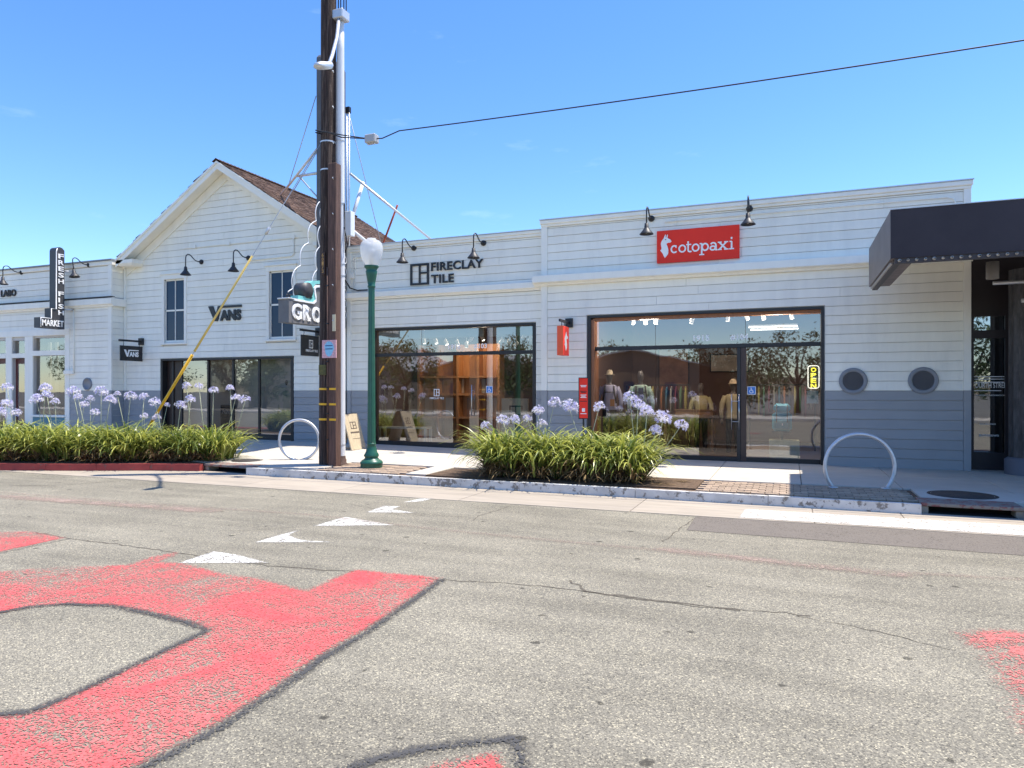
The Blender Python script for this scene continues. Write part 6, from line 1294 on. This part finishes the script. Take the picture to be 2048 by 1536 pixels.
# ================================================================== ACROSS THE STREET (seen mirrored in the glass)
opp = MB().box(-90, 90, -14, -9.5, -.4, 0.0).build('far_sidewalk', conc, None); struct(opp)
def tree(lab, X, Y, h, rx, seed, nl=3600):
    r = np.random.default_rng(seed); t = thing('tree', lab, 'tree', (X, Y, 0), 'trees across the street'); tr = MB()
    tr.tube([(X, Y, -.1), (X+.1, Y, h*.25), (X, Y+.1, h*.5)], [.22, .17, .11], 10)
    for k in range(6):
        a = r.uniform(0, 6.28); tr.tube([(X+.05, Y, h*.28), (X+rx*.4*math.cos(a), Y+rx*.4*math.sin(a), h*.55), (X+rx*.75*math.cos(a), Y+rx*.75*math.sin(a), h*.78)], [.09, .06, .02], 7)
    tr.build('trunk', bark, t); nc = 60; C = []
    while len(C) < nc:
        p = r.uniform(-1, 1, 3)
        if np.linalg.norm(p) < 1: C.append(p)
    C = np.array(C)*np.array([rx, rx, h*.42])+np.array([X, Y, h*.56]); sz_ = r.uniform(.35, .75, nc); i = r.integers(0, nc, nl)
    P = C[i]+r.normal(0, 1, (nl, 3))*sz_[i][:, None]*.55; u = r.normal(0, 1, (nl, 3)); u /= np.linalg.norm(u, axis=1)[:, None]; v = np.cross(u, r.normal(0, 1, (nl, 3))); v /= np.linalg.norm(v, axis=1)[:, None]; s = r.uniform(.08, .17, nl)[:, None]
    V = np.stack([P-u*s, P+v*s*.5, P+u*s, P-v*s*.5], 1).reshape(-1, 3); V[:, 2] = np.maximum(V[:, 2], .1); F = np.arange(nl*4).reshape(-1, 4)
    tn = np.clip(r.normal(.4, .25, nc), 0, 1)[i]; np_mesh('crown', V, F, treel, t, np.repeat(tn, 4), smooth=False)
for k, (X, Y, h, rx) in enumerate(((9.5, -13.5, 6.6, 2.9), (3.8, -14.5, 5.4, 2.7), (14.5, -15, 7.2, 3.0), (-3.0, -15.5, 4.6, 2.3), (-19, -15, 5.6, 2.6), (-30, -18, 6.4, 3.0), (20, -18, 7.0, 3.2), (-52, -22, 6, 3), (6.5, -19, 6.4, 3.0), (-7.5, -28, 5.6, 3.0), (-15.5, -31, 6.0, 3.2), (0.5, -24, 6.4, 3.2), (-60, -20, 7, 3.4), (-68, -24, 7.5, 3.6), (-77, -26, 8, 4), (-44, -17, 4.6, 2.2))):
    tree('leafy street tree across the road, mirrored in the shop glass, %s of its row' % ORD[k], X, Y, h, rx, 60+k, 2600)
def shed(lab, X, Y, w, dpt, hw_, hr, m):
    t = thing('shed', lab, 'shed', (X, Y, 0), 'sheds across the street'); mb = MB(); mb.box(X-w/2, X+w/2, Y-dpt, Y, -.2, hw_); mb.build('wall', m, t)
    MB().prism([(X-w/2, hw_), (X+w/2, hw_), (X, hr)], Y-dpt, Y, lambda p, q, h: (p, h, q)).build('gable', m, t); rm = mat('corrugated_roof', (.36, .35, .33), .6, var=.1, vscale=3, vstretch=(8, .3, 1))
    for s in (-1, 1): MB().prism([(X, hr+.12), (X+s*(w/2+.35), hw_-.1+.02), (X+s*(w/2+.35), hw_-.18), (X, hr)][::s], Y-dpt-.2, Y+.3, lambda p, q, h: (p, h, q)).build('roof', rm, t)
    for k in range(3): bx('window', winblue, t, X-w*.3+k*w*.25, X-w*.3+k*w*.25+.9, Y, Y+.03, 1.2, 2.3)
    bx('door', mat('shed_door', (.10, .06, .04), .7), t, X+w*.36, X+w*.36+1.0, Y, Y+.04, -.1, 2.1)
shm = mat('weathered_shed_boards', (.22, .19, .155), .8, var=.25, vscale=3, vstretch=(8, 8, .3))
shed('grey gabled shed across the road, mirrored in the gabled shop glass', -38, -24, 9, 12, 3.6, 6.0, shm); shed('second gabled shed mirrored at left in the gabled shop glass', -48.5, -25, 9, 12, 3.8, 6.4, shm)
shed('long low brown shed across the road mirrored in the right shop glass', -11.5, -21, 13, 9, 3.4, 4.7, mat('brown_shed_boards', (.17, .115, .075), .8, var=.25, vscale=3, vstretch=(8, 8, .3))); shed('wide timber shed mirrored in the middle shop glass', -25.5, -24, 11, 10, 3.6, 5.0, mat('tan_shed_boards', (.26, .17, .10), .8, var=.25, vscale=3, vstretch=(8, 8, .3)))
t = thing('utility_pole', 'timber utility pole with crossarms across the road mirrored in the gabled shop glass', 'utility pole', (-33, -16, 0)); MB().tube([(-33, -16, -.1), (-33, -16, 9.5)], .15, 10, r1=.1).build('shaft', creos2, t)
for z in (8.4, 9.1): bx('crossarm', creos2, t, -34.2, -31.8, -16.06, -15.94, z, z+.12)
V = []; F = []
bk = np_mesh; hs = MB(); n = 60; vs = []; fs = []
for i in range(n+1):
    X = -260+520*i/n; z = 5+2.2*math.sin(i*.31)+1.5*math.sin(i*.83+1); vs += [(X, -230-20*math.sin(i*.2), -1), (X, -250-20*math.sin(i*.2), z)]
    if i: fs.append((2*i-2, 2*i-1, 2*i+1, 2*i))
struct(hs.add(vs, fs, True).build('hills', mat('dry_hills', (.16, .13, .085), .95, var=.3, vscale=.05), None))
